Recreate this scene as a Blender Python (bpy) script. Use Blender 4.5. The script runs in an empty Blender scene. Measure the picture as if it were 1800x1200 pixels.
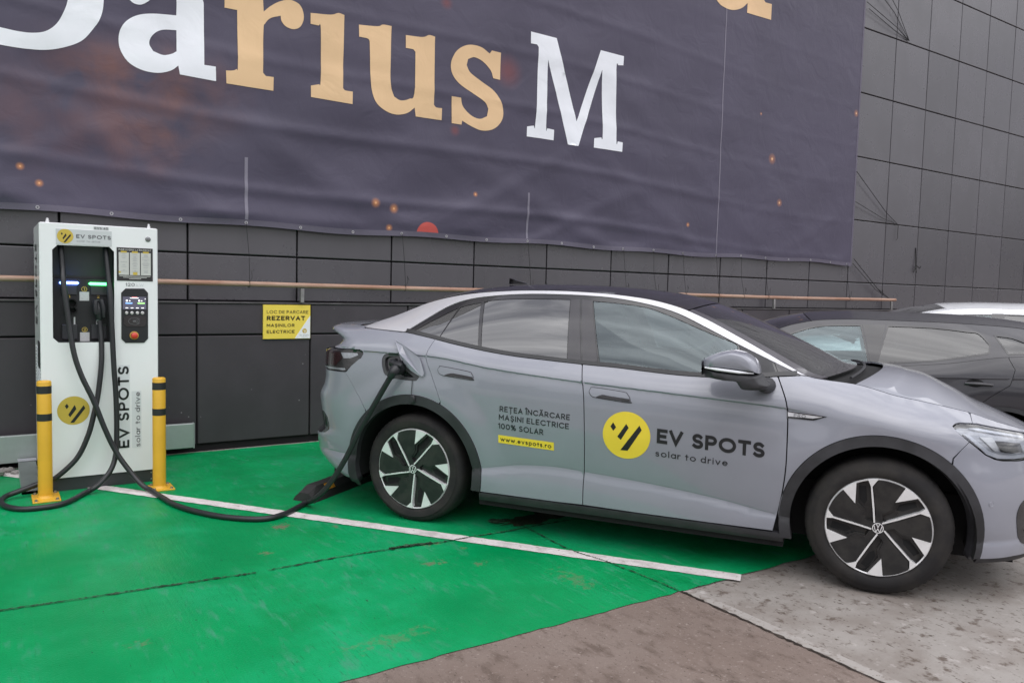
import bpy, math, random
import numpy as np
from mathutils import Matrix, Vector
from mathutils.geometry import delaunay_2d_cdt
R=math.radians
rnd=random.Random(7)
SC=bpy.context.scene
COL=SC.collection
# ------------------------------------------------------------------ camera
YAW,PIT,ROL,HC,FPX=R(33.7685),R(3.8513),R(1.4967),1.557,1372.07
fwd=Vector((math.sin(YAW)*math.cos(PIT),math.cos(YAW)*math.cos(PIT),-math.sin(PIT)))
rgt=Vector((math.cos(YAW),-math.sin(YAW),0)); upv=rgt.cross(fwd)
r2=math.cos(ROL)*rgt+math.sin(ROL)*upv; u2=-math.sin(ROL)*rgt+math.cos(ROL)*upv
cd=bpy.data.cameras.new('camera'); cam=bpy.data.objects.new('camera',cd); COL.objects.link(cam)
cam.matrix_world=Matrix(((r2.x,u2.x,-fwd.x,0),(r2.y,u2.y,-fwd.y,0),(r2.z,u2.z,-fwd.z,HC),(0,0,0,1)))
cd.sensor_fit='HORIZONTAL'; cd.sensor_width=36; cd.lens=36*FPX/1800; cd.clip_start=.05; cd.clip_end=3000
SC.camera=cam
# ------------------------------------------------------------------ sky and sun (overcast)
SUN_EL,SUN_AZ=R(62),R(205)     # azimuth clockwise from +Y
wd=bpy.data.worlds.new('World'); SC.world=wd; wd.use_nodes=True
nt=wd.node_tree; nt.nodes.clear()
def wn(t,**k):
    n=nt.nodes.new(t)
    for a,b in k.items(): setattr(n,a,b)
    return n
sky=wn('ShaderNodeTexSky',sky_type='NISHITA',sun_disc=False,sun_elevation=SUN_EL,sun_rotation=SUN_AZ,air_density=1.0,dust_density=2.0)
hs=wn('ShaderNodeHueSaturation'); hs.inputs['Saturation'].default_value=.22
tc=wn('ShaderNodeTexCoord'); mp=wn('ShaderNodeMapping'); mp.inputs['Scale'].default_value=(1.2,1.2,4.5)
nz=wn('ShaderNodeTexNoise'); nz.inputs['Scale'].default_value=2.2; nz.inputs['Detail'].default_value=6; nz.inputs['Roughness'].default_value=.55
rp=wn('ShaderNodeValToRGB'); rp.color_ramp.elements[0].position=.36; rp.color_ramp.elements[1].position=.66
rp.color_ramp.elements[0].color=(3.9,3.95,4.5,1); rp.color_ramp.elements[1].color=(15.0,14.9,15.2,1)
mx=wn('ShaderNodeMix',data_type='RGBA'); mx.inputs[0].default_value=.82
bg=wn('ShaderNodeBackground'); bg.inputs[1].default_value=.15
wo=wn('ShaderNodeOutputWorld')
l=nt.links.new
l(sky.outputs[0],hs.inputs['Color']); l(tc.outputs['Generated'],mp.inputs[0]); l(mp.outputs[0],nz.inputs['Vector'])
l(nz.outputs[0],rp.inputs[0]); l(hs.outputs[0],mx.inputs[6]); l(rp.outputs[0],mx.inputs[7]); 
sx_=wn('ShaderNodeSeparateXYZ'); mr=wn('ShaderNodeMapRange'); mr.inputs[1].default_value=0.0; mr.inputs[2].default_value=.9; mr.inputs[3].default_value=.42; mr.inputs[4].default_value=1.72
vm=wn('ShaderNodeVectorMath',operation='SCALE'); l(tc.outputs['Generated'],sx_.inputs[0]); l(sx_.outputs['Z'],mr.inputs[0]); l(mx.outputs[2],vm.inputs[0]); l(mr.outputs[0],vm.inputs['Scale']); l(vm.outputs[0],bg.inputs[0]); l(bg.outputs[0],wo.inputs[0])
sd=bpy.data.lights.new('sun','SUN'); sd.energy=.6; sd.angle=R(60); sd.color=(1,.97,.93)
so=bpy.data.objects.new('sun',sd); COL.objects.link(so)
sdir=Vector((math.sin(SUN_AZ)*math.cos(SUN_EL),math.cos(SUN_AZ)*math.cos(SUN_EL),math.sin(SUN_EL)))
so.rotation_euler=sdir.to_track_quat('Z','Y').to_euler(); so.location=(0,-10,20)
SC.view_settings.view_transform='Standard'; SC.view_settings.look='None'; SC.view_settings.exposure=0.0; SC.view_settings.gamma=1
SC.cycles.max_bounces=8; SC.cycles.transparent_max_bounces=16
# ------------------------------------------------------------------ materials
MATS={}
def mat(name,col,rough=.5,metal=0,coat=0,coatr=.05,spec=.5,var=0,vscale=6,vcol=None,vlo=.4,vhi=.62,bump=0,bscale=40,bdist=.01,emit=None,estr=1,stretch=None,rvar=0):
    if name in MATS: return MATS[name]
    m=bpy.data.materials.new(name); m.use_nodes=True; t=m.node_tree; b=t.nodes['Principled BSDF']; MATS[name]=m
    b.inputs['Base Color'].default_value=(*col,1); b.inputs['Roughness'].default_value=rough; b.inputs['Metallic'].default_value=metal
    b.inputs['Coat Weight'].default_value=coat; b.inputs['Coat Roughness'].default_value=coatr; b.inputs['Specular IOR Level'].default_value=spec
    if emit: b.inputs['Emission Color'].default_value=(*emit,1); b.inputs['Emission Strength'].default_value=estr
    def N(ty): return t.nodes.new(ty)
    L=t.links.new
    if var or bump or rvar:
        c=N('ShaderNodeTexCoord'); mpn=N('ShaderNodeMapping'); L(c.outputs['Object'],mpn.inputs[0])
        if stretch: mpn.inputs['Scale'].default_value=stretch
    if var or vcol or rvar:
        n=N('ShaderNodeTexNoise'); n.inputs['Scale'].default_value=vscale; n.inputs['Detail'].default_value=8; n.inputs['Roughness'].default_value=.6; L(mpn.outputs[0],n.inputs['Vector'])
        r=N('ShaderNodeMapRange'); r.inputs[1].default_value=vlo; r.inputs[2].default_value=vhi; L(n.outputs[0],r.inputs[0])
        x=N('ShaderNodeMix'); x.data_type='RGBA'; x.inputs[6].default_value=(*col,1)
        vc=vcol or tuple(a*(1-var) for a in col); x.inputs[7].default_value=(*vc,1); L(r.outputs[0],x.inputs[0]); L(x.outputs[2],b.inputs['Base Color'])
        if rvar:
            r2_=N('ShaderNodeMapRange'); r2_.inputs[1].default_value=.3; r2_.inputs[2].default_value=.7; r2_.inputs[3].default_value=rough-rvar; r2_.inputs[4].default_value=rough+rvar
            L(n.outputs[0],r2_.inputs[0]); L(r2_.outputs[0],b.inputs['Roughness'])
    if bump:
        n=N('ShaderNodeTexNoise'); n.inputs['Scale'].default_value=bscale; n.inputs['Detail'].default_value=5; L(mpn.outputs[0],n.inputs['Vector'])
        bp=N('ShaderNodeBump'); bp.inputs['Strength'].default_value=bump; bp.inputs['Distance'].default_value=bdist; L(n.outputs[0],bp.inputs['Height']); L(bp.outputs[0],b.inputs['Normal'])
    return m
def glass(name,tint,rough=0.02,ior=1.55,mul=2.2,gc=(1,1,1)):
    m=bpy.data.materials.new(name); m.use_nodes=True; t=m.node_tree; t.nodes.clear(); MATS[name]=m
    o=t.nodes.new('ShaderNodeOutputMaterial'); mx=t.nodes.new('ShaderNodeMixShader'); tr=t.nodes.new('ShaderNodeBsdfTransparent'); gl=t.nodes.new('ShaderNodeBsdfGlossy'); fr=t.nodes.new('ShaderNodeFresnel')
    tr.inputs[0].default_value=(*tint,1); gl.inputs['Roughness'].default_value=rough; gl.inputs[0].default_value=(*gc,1); fr.inputs[0].default_value=ior
    ml=t.nodes.new('ShaderNodeMath'); ml.operation='MULTIPLY'; ml.inputs[1].default_value=mul; ml.use_clamp=True
    t.links.new(fr.outputs[0],ml.inputs[0]); t.links.new(ml.outputs[0],mx.inputs[0]); t.links.new(tr.outputs[0],mx.inputs[1]); t.links.new(gl.outputs[0],mx.inputs[2]); t.links.new(mx.outputs[0],o.inputs[0])
    return m
def paint(name,col,flake=.0,coat=1.0,rough=.34,dirt=.10):
    m=mat(name,col,rough=rough,coat=coat,coatr=.025,metal=flake,var=dirt,vscale=2.3,vlo=.45,vhi=.75)
    return m
M_paint=paint('grey_car_paint',(.257,.265,.310))
M_dark=paint('dark_grey_car_paint',(.024,.023,.030),flake=.1,rough=.3,coat=.55)
M_white=paint('white_car_paint',(.78,.79,.82))
M_silver=mat('silver_trim',(.60,.595,.625),rough=.36,metal=.35,coat=.4,var=.04,vscale=3)
M_black=mat('gloss_black',(.02,.019,.022),rough=.12,coat=.6,var=.3,vscale=5)
M_clad=mat('matte_black_cladding',(.034,.034,.039),rough=.55,var=.35,vscale=9,bump=.15,bscale=300,bdist=.002)
M_void=mat('dark_void',(.008,.008,.009),rough=.9,var=.2)
M_rubber=mat('tyre_rubber',(.019,.018,.019),rough=.78,spec=.3,var=.5,vscale=7,vcol=(.034,.031,.029),bump=.2,bscale=180,bdist=.002)
M_alloy=mat('machined_alloy',(.86,.86,.87),rough=.34,metal=.35,var=.06,vscale=20)
M_rimblk=mat('black_rim',(.017,.017,.018),rough=.30,spec=.35,coat=.15,var=.5,vscale=15,vcol=(.032,.031,.03))
M_brake=mat('brake_metal',(.10,.09,.085),rough=.45,metal=.8,var=.4,vscale=25)
M_glass=glass('clear_glass',(.50,.62,.62),ior=1.55,mul=2.1,gc=(.84,.96,1.0)); M_tint=glass('tinted_glass',(.10,.10,.11),ior=1.75,mul=2.1); M_wind=glass('windscreen_glass',(.25,.27,.265),ior=1.5,mul=1.9); M_tint2=glass('dark_car_glass',(.10,.11,.11),ior=1.6,mul=1.8)
M_lens=glass('lamp_lens',(.85,.87,.9),ior=1.45)
M_int=mat('interior_trim',(.035,.035,.04),rough=.8,var=.2)
M_seat=mat('seat_fabric',(.06,.06,.07),rough=.9,var=.25,vscale=20)
M_letter=mat('black_vinyl',(.014,.015,.018),rough=.4,var=.2)
M_yel=mat('yellow_vinyl',(.86,.66,.05),rough=.4,var=.05)
M_chrome=mat('lamp_reflector',(.42,.43,.47),rough=.22,metal=.6,var=.2,vscale=60)
M_drl=mat('white_lamp_strip',(.85,.87,.92),rough=.3,var=.03)
M_red=mat('dark_red_lamp',(.028,.008,.01),rough=.2,coat=.5,var=.4,vscale=25)
M_lampdk=mat('smoked_lamp',(.03,.028,.03),rough=.18,coat=.6,var=.4,vscale=30)
# ------------------------------------------------------------------ object helpers
def link(o,parent=None):
    COL.objects.link(o)
    if parent: o.parent=parent
    return o
def tag(o,label=None,cat=None,group=None,kind=None):
    if label: o['label']=label
    if cat: o['category']=cat
    if group: o['group']=group
    if kind: o['kind']=kind
    return o
def thing(name,label,cat,loc=(0,0,0),rotz=0,group=None):
    o=bpy.data.objects.new(name,None); o.empty_display_size=.2; COL.objects.link(o); o.location=loc; o.rotation_euler=(0,0,rotz)
    return tag(o,label,cat,group)
class MB:
    def __init__(s): s.v=[]; s.f=[]; s.mi=[]; s.n=[]; s.cn=False
    def add(s,V,F,mi=0,N=None):
        o=len(s.v); s.v.extend([tuple(map(float,p)) for p in V]); s.f.extend([tuple(i+o for i in f) for f in F]); s.mi.extend([mi]*len(F))
        if N is not None: s.cn=True; s.n.extend([tuple(map(float,p)) for p in N])
        else: s.n.extend([(0,0,0)]*len(V))
    def box(s,x0,x1,y0,y1,z0,z1,mi=0,bev=0):
        if bev<=0:
            s.add([(x0,y0,z0),(x1,y0,z0),(x1,y1,z0),(x0,y1,z0),(x0,y0,z1),(x1,y0,z1),(x1,y1,z1),(x0,y1,z1)],[(0,3,2,1),(4,5,6,7),(0,1,5,4),(1,2,6,5),(2,3,7,6),(3,0,4,7)],mi); return
        b=bev; P=[(x0+b,y0),(x1-b,y0),(x1,y0+b),(x1,y1-b),(x1-b,y1),(x0+b,y1),(x0,y1-b),(x0,y0+b)]
        I=[(min(max(x,x0+b),x1-b),min(max(y,y0+b),y1-b)) for x,y in P]
        V=[(x,y,z0) for x,y in I]+[(x,y,z0+b) for x,y in P]+[(x,y,z1-b) for x,y in P]+[(x,y,z1) for x,y in I]
        F=[]
        for k in range(3):
            for i in range(8):
                j=(i+1)%8; F.append((k*8+i,k*8+j,k*8+8+j,k*8+8+i))
        F.append(tuple(range(7,-1,-1))); F.append(tuple(range(24,32))); s.add(V,F,mi)
    def prism(s,poly,fn,d0,d1,mi=0,miside=None):
        # polygon (a,b) extruded along depth; fn(a,b,d)->xyz
        n=len(poly); tri=delaunay_2d_cdt([Vector(p) for p in poly],[(i,(i+1)%n) for i in range(n)],[],1,1e-6)
        P=[tuple(p) for p in tri[0]]; T=[tuple(t) for t in tri[2]]
        s.add([fn(a,b,d1) for a,b in P],T,mi)
        s.add([fn(a,b,d0) for a,b in poly]+[fn(a,b,d1) for a,b in poly],[(i,(i+1)%n,n+(i+1)%n,n+i) for i in range(n)],mi if miside is None else miside)
    def lathe(s,prof,axis_fn,seg=64,mi=0,closed=False):
        m=len(prof); V=[]
        for i in range(seg):
            a=2*math.pi*i/seg
            for r,h in prof: V.append(axis_fn(r*math.cos(a),r*math.sin(a),h))
        F=[(i*m+k,((i+1)%seg)*m+k,((i+1)%seg)*m+k+1,i*m+k+1) for i in range(seg) for k in range(m-1)]
        s.add(V,F,mi)
    def tube(s,pts,r,seg=10,mi=0,cap=True):
        P=[Vector(p) for p in pts]; n=len(P); rr=r if hasattr(r,'__len__') else [r]*n
        t0=(P[1]-P[0]).normalized(); up=Vector((0,0,1)) if abs(t0.z)<.9 else Vector((1,0,0)); nn=t0.cross(up).normalized(); V=[]
        for i in range(n):
            t=(P[min(i+1,n-1)]-P[max(i-1,0)]).normalized(); nn=(nn-t*nn.dot(t)).normalized(); bb=t.cross(nn)
            for k in range(seg):
                a=2*math.pi*k/seg; V.append(P[i]+(nn*math.cos(a)+bb*math.sin(a))*rr[i])
        F=[(i*seg+k,i*seg+(k+1)%seg,(i+1)*seg+(k+1)%seg,(i+1)*seg+k) for i in range(n-1) for k in range(seg)]
        if cap: F+=[tuple(range(seg-1,-1,-1)),tuple((n-1)*seg+k for k in range(seg))]
        s.add(V,F,mi)
    def build(s,name,mats,parent=None,smooth=True,angle=40,loc=None):
        me=bpy.data.meshes.new(name); me.from_pydata(s.v,[],s.f); 
        for m in (mats if isinstance(mats,(list,tuple)) else [mats]): me.materials.append(m)
        me.polygons.foreach_set('material_index',s.mi)
        me.polygons.foreach_set('use_smooth',[smooth]*len(s.f)); me.update()
        if s.cn: me.normals_split_custom_set_from_vertices(s.n)
        elif smooth: me.set_sharp_from_angle(angle=R(angle))
        o=bpy.data.objects.new(name,me)
        if loc: o.location=loc
        return link(o,parent)
def spline(pts,n=8,closed=False):
    P=[np.array(p,float) for p in pts]; out=[]; m=len(P)
    for i in range(m if closed else m-1):
        g=(lambda k: P[k%m]) if closed else (lambda k: P[min(max(k,0),m-1)])
        a,b,c,d=g(i-1),g(i),g(i+1),g(i+2)
        for k in range(n):
            t=k/n; out.append(.5*((2*b)+(-a+c)*t+(2*a-5*b+4*c-d)*t*t+(-a+3*b-3*c+d)*t**3))
    if not closed: out.append(P[-1])
    return [tuple(p) for p in out]
def smooth_poly(pts,thr=42,n=5):
    P=[np.array(p,float) for p in pts]; m=len(P); sharp=[]
    for i in range(m):
        a=P[i]-P[i-1]; b=P[(i+1)%m]-P[i]; c=np.dot(a,b)/(np.linalg.norm(a)*np.linalg.norm(b)+1e-12); sharp.append(math.degrees(math.acos(max(-1,min(1,c))))>thr)
    out=[]
    for i in range(m):
        j=(i+1)%m; b,c=P[i],P[j]; out.append(tuple(b))
        if sharp[i] and sharp[j]: continue
        a=b-(c-b) if sharp[i] else P[i-1]; d=c+(c-b) if sharp[j] else P[(j+1)%m]
        for k in range(1,n):
            t=k/n; out.append(tuple(.5*((2*b)+(-a+c)*t+(2*a-5*b+4*c-d)*t*t+(-a+3*b-3*c+d)*t**3)))
    return out
def inpoly(P,poly):
    x,y=P[:,0],P[:,1]; r=np.zeros(len(P),bool); n=len(poly); q=np.asarray(poly,float)
    for i in range(n):
        (x0,y0),(x1,y1)=q[i],q[i-1]
        if y0==y1: continue
        c=((y0>y)!=(y1>y)); r^=c&(x<(x1-x0)*(y-y0)/(y1-y0)+x0)
    return r
def dedupe(p,eps=1e-4):
    o=[]
    for a in p:
        if not o or math.hypot(a[0]-o[-1][0],a[1]-o[-1][1])>eps: o.append(tuple(map(float,a)))
    if math.hypot(o[0][0]-o[-1][0],o[0][1]-o[-1][1])<eps: o.pop()
    return o
def resample(p,step):
    o=[]; n=len(p)
    for i in range(n):
        a=np.array(p[i]); b=np.array(p[(i+1)%n]); k=max(1,int(np.linalg.norm(b-a)/step))
        for j in range(k): o.append(tuple(a+(b-a)*j/k))
    return o
def inset(poly,d):
    q=np.array(poly,float); a=0
    for i in range(len(q)): a+=q[i-1][0]*q[i][1]-q[i][0]*q[i-1][1]
    s=1 if a>0 else -1; o=[]
    for i in range(len(q)):
        e0=q[i]-q[i-1]; e1=q[(i+1)%len(q)]-q[i]; e0=e0/(np.linalg.norm(e0)+1e-9); e1=e1/(np.linalg.norm(e1)+1e-9)
        n0=np.array([-e0[1],e0[0]])*s; n1=np.array([-e1[1],e1[0]])*s; m=n0+n1; l_=np.linalg.norm(m)
        m=n0 if l_<.3 else m/l_; c=max(.45,float(m@n0)); o.append(tuple(q[i]+m*d/c))
    return o
def grid_tri(poly,step,holes=(),lines=()):
    q=np.array(poly); lo=q.min(0); hi=q.max(0)
    gx=np.arange(lo[0]+step*.5,hi[0],step); gy=np.arange(lo[1]+step*.5,hi[1],step)
    G=np.stack(np.meshgrid(gx,gy),-1).reshape(-1,2); 
    if len(G): G=G[inpoly(G,poly)]
    B=list(poly); E=[(i,(i+1)%len(poly)) for i in range(len(poly))]
    for h in holes:
        o=len(B); B+=list(h); E+=[(o+i,o+(i+1)%len(h)) for i in range(len(h))]
    for L_ in lines:
        a=np.array(L_); ok=inpoly(a,inset(poly,.006))
        for h in holes: ok&=~inpoly(a,inset(h,-.004))
        prev=None
        for i in range(len(a)):
            if ok[i]:
                B.append(tuple(a[i])); j=len(B)-1
                if prev is not None: E.append((prev,j))
                prev=j
            else: prev=None
    if len(G):
        bp=np.array(B); keep=np.ones(len(G),bool)
        for i in range(0,len(bp),200): keep&=(np.min(np.linalg.norm(G[:,None]-bp[None,i:i+200],axis=2),axis=1)>step*.45)
        G=G[keep]
    V=[Vector(p) for p in B]+[Vector(p) for p in G]
    r=delaunay_2d_cdt(V,E,[],0,1e-6); P=np.array([tuple(p) for p in r[0]]); T=np.array([tuple(t) for t in r[2] if len(t)==3])
    c=P[T].mean(1); k=inpoly(c,poly)
    for h in holes: k&=~inpoly(c,h)
    return P,T[k]
# ------------------------------------------------------------------ stroke lettering
def arc(cx,cy,rx,ry,a0,a1,n=14): return [(cx+rx*math.cos(R(a0+(a1-a0)*i/n)),cy+ry*math.sin(R(a0+(a1-a0)*i/n))) for i in range(n+1)]
_P=[(0,0),(0,1),(.33,1)]+arc(.33,.72,.28,.28,90,-90)+[(0,.44)]
_S=arc(.3,.745,.265,.255,35,270)+arc(.3,.245,.295,.245,90,-145)
def _o(cx,rx,ry,cy): return arc(cx,cy,rx,ry,90,450,24)
xh=.35; 
G={'A':(.76,[[(0,0),(.38,1),(.76,0)],[(.13,.3),(.63,.3)]]),'C':(.84,[arc(.5,.5,.5,.5,42,318,20)]),'D':(.76,[[(0,0),(0,1),(.28,1)]+arc(.28,.5,.48,.5,90,-90)+[(0,0)]]),
'E':(.56,[[(.56,1),(0,1),(0,0),(.56,0)],[(0,.5),(.48,.5)]]),'I':(0,[[(0,0),(0,1)]]),'L':(.5,[[(0,1),(0,0),(.5,0)]]),'M':(.86,[[(0,0),(0,1),(.43,.35),(.86,1),(.86,0)]]),
'N':(.74,[[(0,0),(0,1),(.74,0),(.74,1)]]),'O':(1,[_o(.5,.5,.5,.5)]),'P':(.61,[_P]),'R':(.63,[_P,[(.28,.44),(.63,0)]]),'S':(.6,[_S]),'T':(.66,[[(0,1),(.66,1)],[(.33,.95),(.33,0)]]),
'V':(.78,[[(0,1),(.39,0),(.78,1)]]),'Z':(.62,[[(0,1),(.62,1),(0,0),(.62,0)]]),'W':(1.1,[[(0,1),(.28,0),(.55,.95),(.82,0),(1.1,1)]]),'K':(.6,[[(0,0),(0,1)],[(.58,1),(.05,.45)],[(.2,.6),(.6,0)]]),'U':(.7,[[(0,1),(0,.33)]+arc(.35,.33,.35,.33,180,360)+[(.7,1)]]),
'1':(.2,[[(0,.82),(.2,1),(.2,0)]]),'0':(.7,[_o(.35,.35,.5,.5)]),'2':(.6,[arc(.3,.7,.28,.3,160,-35)+[(0,0),(.62,0)]]),'4':(.65,[[(.48,0),(.48,1),(0,.28),(.65,.28)]]),'5':(.6,[[(.55,1),(.1,1),(.07,.6)]+arc(.28,.33,.3,.33,110,-140)]),'8':(.6,[_o(.3,.24,.25,.75),_o(.3,.3,.26,.25)]),
'%':(.95,[_o(.2,.2,.22,.78),_o(.75,.2,.22,.22),[(.15,0),(.8,1)]]),'.':(0,[[(0,0),(0,.02)]]),
'a':(.55,[_o(xh-.05,.3,xh,xh),[(.6,0),(.6,.7)]]),'d':(.6,[_o(.3,.3,xh,xh),[(.6,0),(.6,1.08)]]),'p':(.6,[_o(.32,.3,xh,xh),[(.02,-.28),(.02,.7)]]),'e':(.62,[[(.02,xh),(.62,xh)]+arc(.32,xh,.3,xh,5,310)]),
'i':(0,[[(0,0),(0,.68)],[(0,.95),(0,.98)]]),'l':(0,[[(0,0),(0,1.08)]]),'o':(.7,[_o(xh,.35,xh,xh)]),'r':(.3,[[(0,0),(0,.7)],arc(.28,.36,.28,.32,175,80)]),'s':(.42,[arc(.21,.53,.19,.16,35,270)+arc(.21,.18,.21,.19,90,-145)]),
't':(.3,[[(.15,.95),(.15,0)],[(-.02,.66),(.34,.66)]]),'v':(.56,[[(0,.7),(.28,0),(.56,.7)]]),'w':(.9,[[(0,.7),(.23,0),(.45,.66),(.67,0),(.9,.7)]]),'k':(.5,[[(0,0),(0,1.08)],[(.45,.7),(.05,.3)],[(.18,.42),(.5,0)]]),
' ':(.3,[]),'u':(.55,[[(0,.7),(0,.28)]+arc(.28,.28,.28,.28,180,360)+[(.56,.7)]])}
DIA={'Ț':('T',[[(.36,-.2),(.3,-.36)]]),'Ș':('S',[[(.34,-.2),(.28,-.36)]]),'Î':('I',[[(-.2,1.17),(0,1.36),(.2,1.17)]]),'Ă':('A',[arc(.38,1.36,.2,.17,200,340)]),'ș':('s',[[(.25,-.2),(.2,-.34)]])}
def ribbon(pl,w,ext):
    P=[np.array(p,float) for p in dedupe_open(pl)]; n=len(P); closed=np.linalg.norm(P[0]-P[-1])<1e-3
    if closed: P=P[:-1]; n-=1
    if n<2: return [],[]
    if not closed and ext:
        a=P[0]-P[1]; P[0]=P[0]+a/np.linalg.norm(a)*ext; a=P[-1]-P[-2]; P[-1]=P[-1]+a/np.linalg.norm(a)*ext
    V=[]
    for i in range(n):
        p=P[i]; a=P[i]-P[i-1] if (i>0 or closed) else P[1]-P[0]; b=P[(i+1)%n]-P[i] if (i<n-1 or closed) else a
        a=a/np.linalg.norm(a); b=b/np.linalg.norm(b); na=np.array([-a[1],a[0]]); nb=np.array([-b[1],b[0]]); m=na+nb; q=np.linalg.norm(m); m=na if q<.2 else m/q
        c=max(.5,float(m@na)); V+= [p+m*w/2/c,p-m*w/2/c]
    F=[(2*i,2*i+1,2*((i+1)%n)+1,2*((i+1)%n)) for i in range(n if closed else n-1)]
    return V,F
def dedupe_open(p):
    o=[]
    for a in p:
        if not o or math.hypot(a[0]-o[-1][0],a[1]-o[-1][1])>2e-3: o.append(a)
    return o
def text2d(txt,weight=.14,track=.2):
    x=weight/2; V=[]; F=[]
    for ch in txt:
        ex=[]
        if ch in DIA: ch,ex=DIA[ch]
        adv,st=G[ch]
        for s in list(st)+list(ex):
            s=[(x+a,weight/2+b*(1-weight)) for a,b in s]
            # subdivide long runs
            q=[]
            for i in range(len(s)-1):
                k=max(1,int(math.hypot(s[i+1][0]-s[i][0],s[i+1][1]-s[i][1])/.25))
                q+=[(s[i][0]+(s[i+1][0]-s[i][0])*j/k,s[i][1]+(s[i+1][1]-s[i][1])*j/k) for j in range(k)]
            q.append(s[-1]); v,f=ribbon(q,weight,weight/2); o=len(V); V+=[tuple(p) for p in v]; F+=[tuple(i+o for i in g) for g in f]
        x+=adv+weight+(track if ch!=' ' else 0)
    return V,F,max(p[0] for p in V)
def put_text(mb,txt,fn,box,weight=.14,track=.2,mi=0,capref=1.0,flip=False):
    # box: (x0,y0,x1,y1) text stretched to fill width; y0 baseline, y1 cap height
    V,F,w=text2d(txt,weight,track); x0,y0,x1,y1=box
    mb.add([fn(x0+(x1-x0)*a/w,y0+(y1-y0)*b/capref) for a,b in V],[f[::-1] for f in F] if flip else F,mi)
# ---- traced outlines
PX={
 'silL':[(-0.128,1.243),(-0.099,1.262),(-0.001,1.337),(0.124,1.423),(0.270,1.475),(0.475,1.504),(0.677,1.518),(0.876,1.521),(1.070,1.518),(1.258,1.507),(1.465,1.476),(1.646,1.429),(1.823,1.352),(1.994,1.273),(2.160,1.200),(2.241,1.165),(2.320,1.132),(2.357,1.117)],
 'Rr':[(0.113,1.209),(0.092,1.138),(0.084,1.090),(0.099,1.054),(0.132,0.991),(0.184,0.884),(0.211,0.818)],
 'Bs':[(1.032,1.513),(1.118,1.120),(1.142,1.006),(1.160,0.886),(1.170,0.647),(1.166,0.401),(1.167,0.266)],
 'Fd':[(2.201,1.175),(2.231,1.121),(2.268,1.041),(2.292,0.975),(2.303,0.898),(2.307,0.763),(2.306,0.608),(2.289,0.446),(2.256,0.265)],
 'port':[(-0.222,1.095),(-0.187,1.106),(-0.118,1.107),(-0.087,1.054),(-0.026,1.007),(0.044,0.972),(0.046,0.960),(0.035,0.945),(0.010,0.937),(-0.113,0.942),(-0.203,0.959),(-0.231,1.001),(-0.241,1.045),(-0.238,1.075)],
 'cw':[(-0.072,1.250),(-0.010,1.290),(0.053,1.331),(0.198,1.414),(0.128,1.214),(0.027,1.235)],
 'rs':[(0.136,1.214),(0.213,1.418),(0.285,1.440),(0.352,1.453),(0.419,1.170),(0.279,1.190)],
 'rw':[(0.444,1.168),(0.378,1.461),(0.484,1.477),(0.687,1.488),(0.964,1.492),(1.018,1.133),(0.869,1.138),(0.673,1.148)],
 'fw':[(1.118,1.486),(1.266,1.478),(1.450,1.458),(1.559,1.428),(1.651,1.396),(1.741,1.361),(1.870,1.313),(1.995,1.268),(2.012,1.230),(2.060,1.168),(2.128,1.107),(2.006,1.100),(1.841,1.094),(1.590,1.107),(1.387,1.117),(1.226,1.128)],
 'pil':[(0.972,1.490),(1.030,1.495),(1.111,1.125),(1.026,1.133)],
 'pilf':[(1.043,1.496),(1.110,1.487),(1.215,1.129),(1.123,1.122)],
 'sail':[(2.011,1.264),(2.197,1.185),(2.232,1.112),(2.140,1.108),(2.066,1.169)],
 'qg':[(2.212,1.181),(2.309,1.132),(2.243,1.115)],
 'rh':[(0.180,1.027),(0.191,1.038),(0.207,1.043),(0.391,1.022),(0.418,1.009),(0.429,0.992),(0.430,0.978),(0.421,0.969),(0.240,0.984),(0.199,0.993),(0.183,1.009)],
 'fh':[(1.190,0.959),(1.198,0.972),(1.216,0.980),(1.393,0.967),(1.421,0.954),(1.436,0.934),(1.439,0.918),(1.431,0.907),(1.239,0.922),(1.207,0.930),(1.194,0.944)],
 'rhd':[(0.212,0.981),(0.271,1.003),(0.335,1.000),(0.427,0.990),(0.430,0.976),(0.421,0.972),(0.248,0.985)],
 'fhd':[(1.225,0.921),(1.268,0.941),(1.317,0.937),(1.436,0.929),(1.437,0.914),(1.431,0.910),(1.249,0.922)],
 'badge':[(2.301,0.930),(2.496,0.917),(2.435,0.894),(2.303,0.895)],
 'badgein':[(2.304,0.925),(2.479,0.914),(2.432,0.902),(2.306,0.903)],
 'refl':[(-0.998,0.603),(-0.896,0.659),(-0.864,0.623),(-0.811,0.594),(-0.796,0.564),(-0.798,0.540),(-0.904,0.544),(-1.072,0.531)],
}
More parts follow.
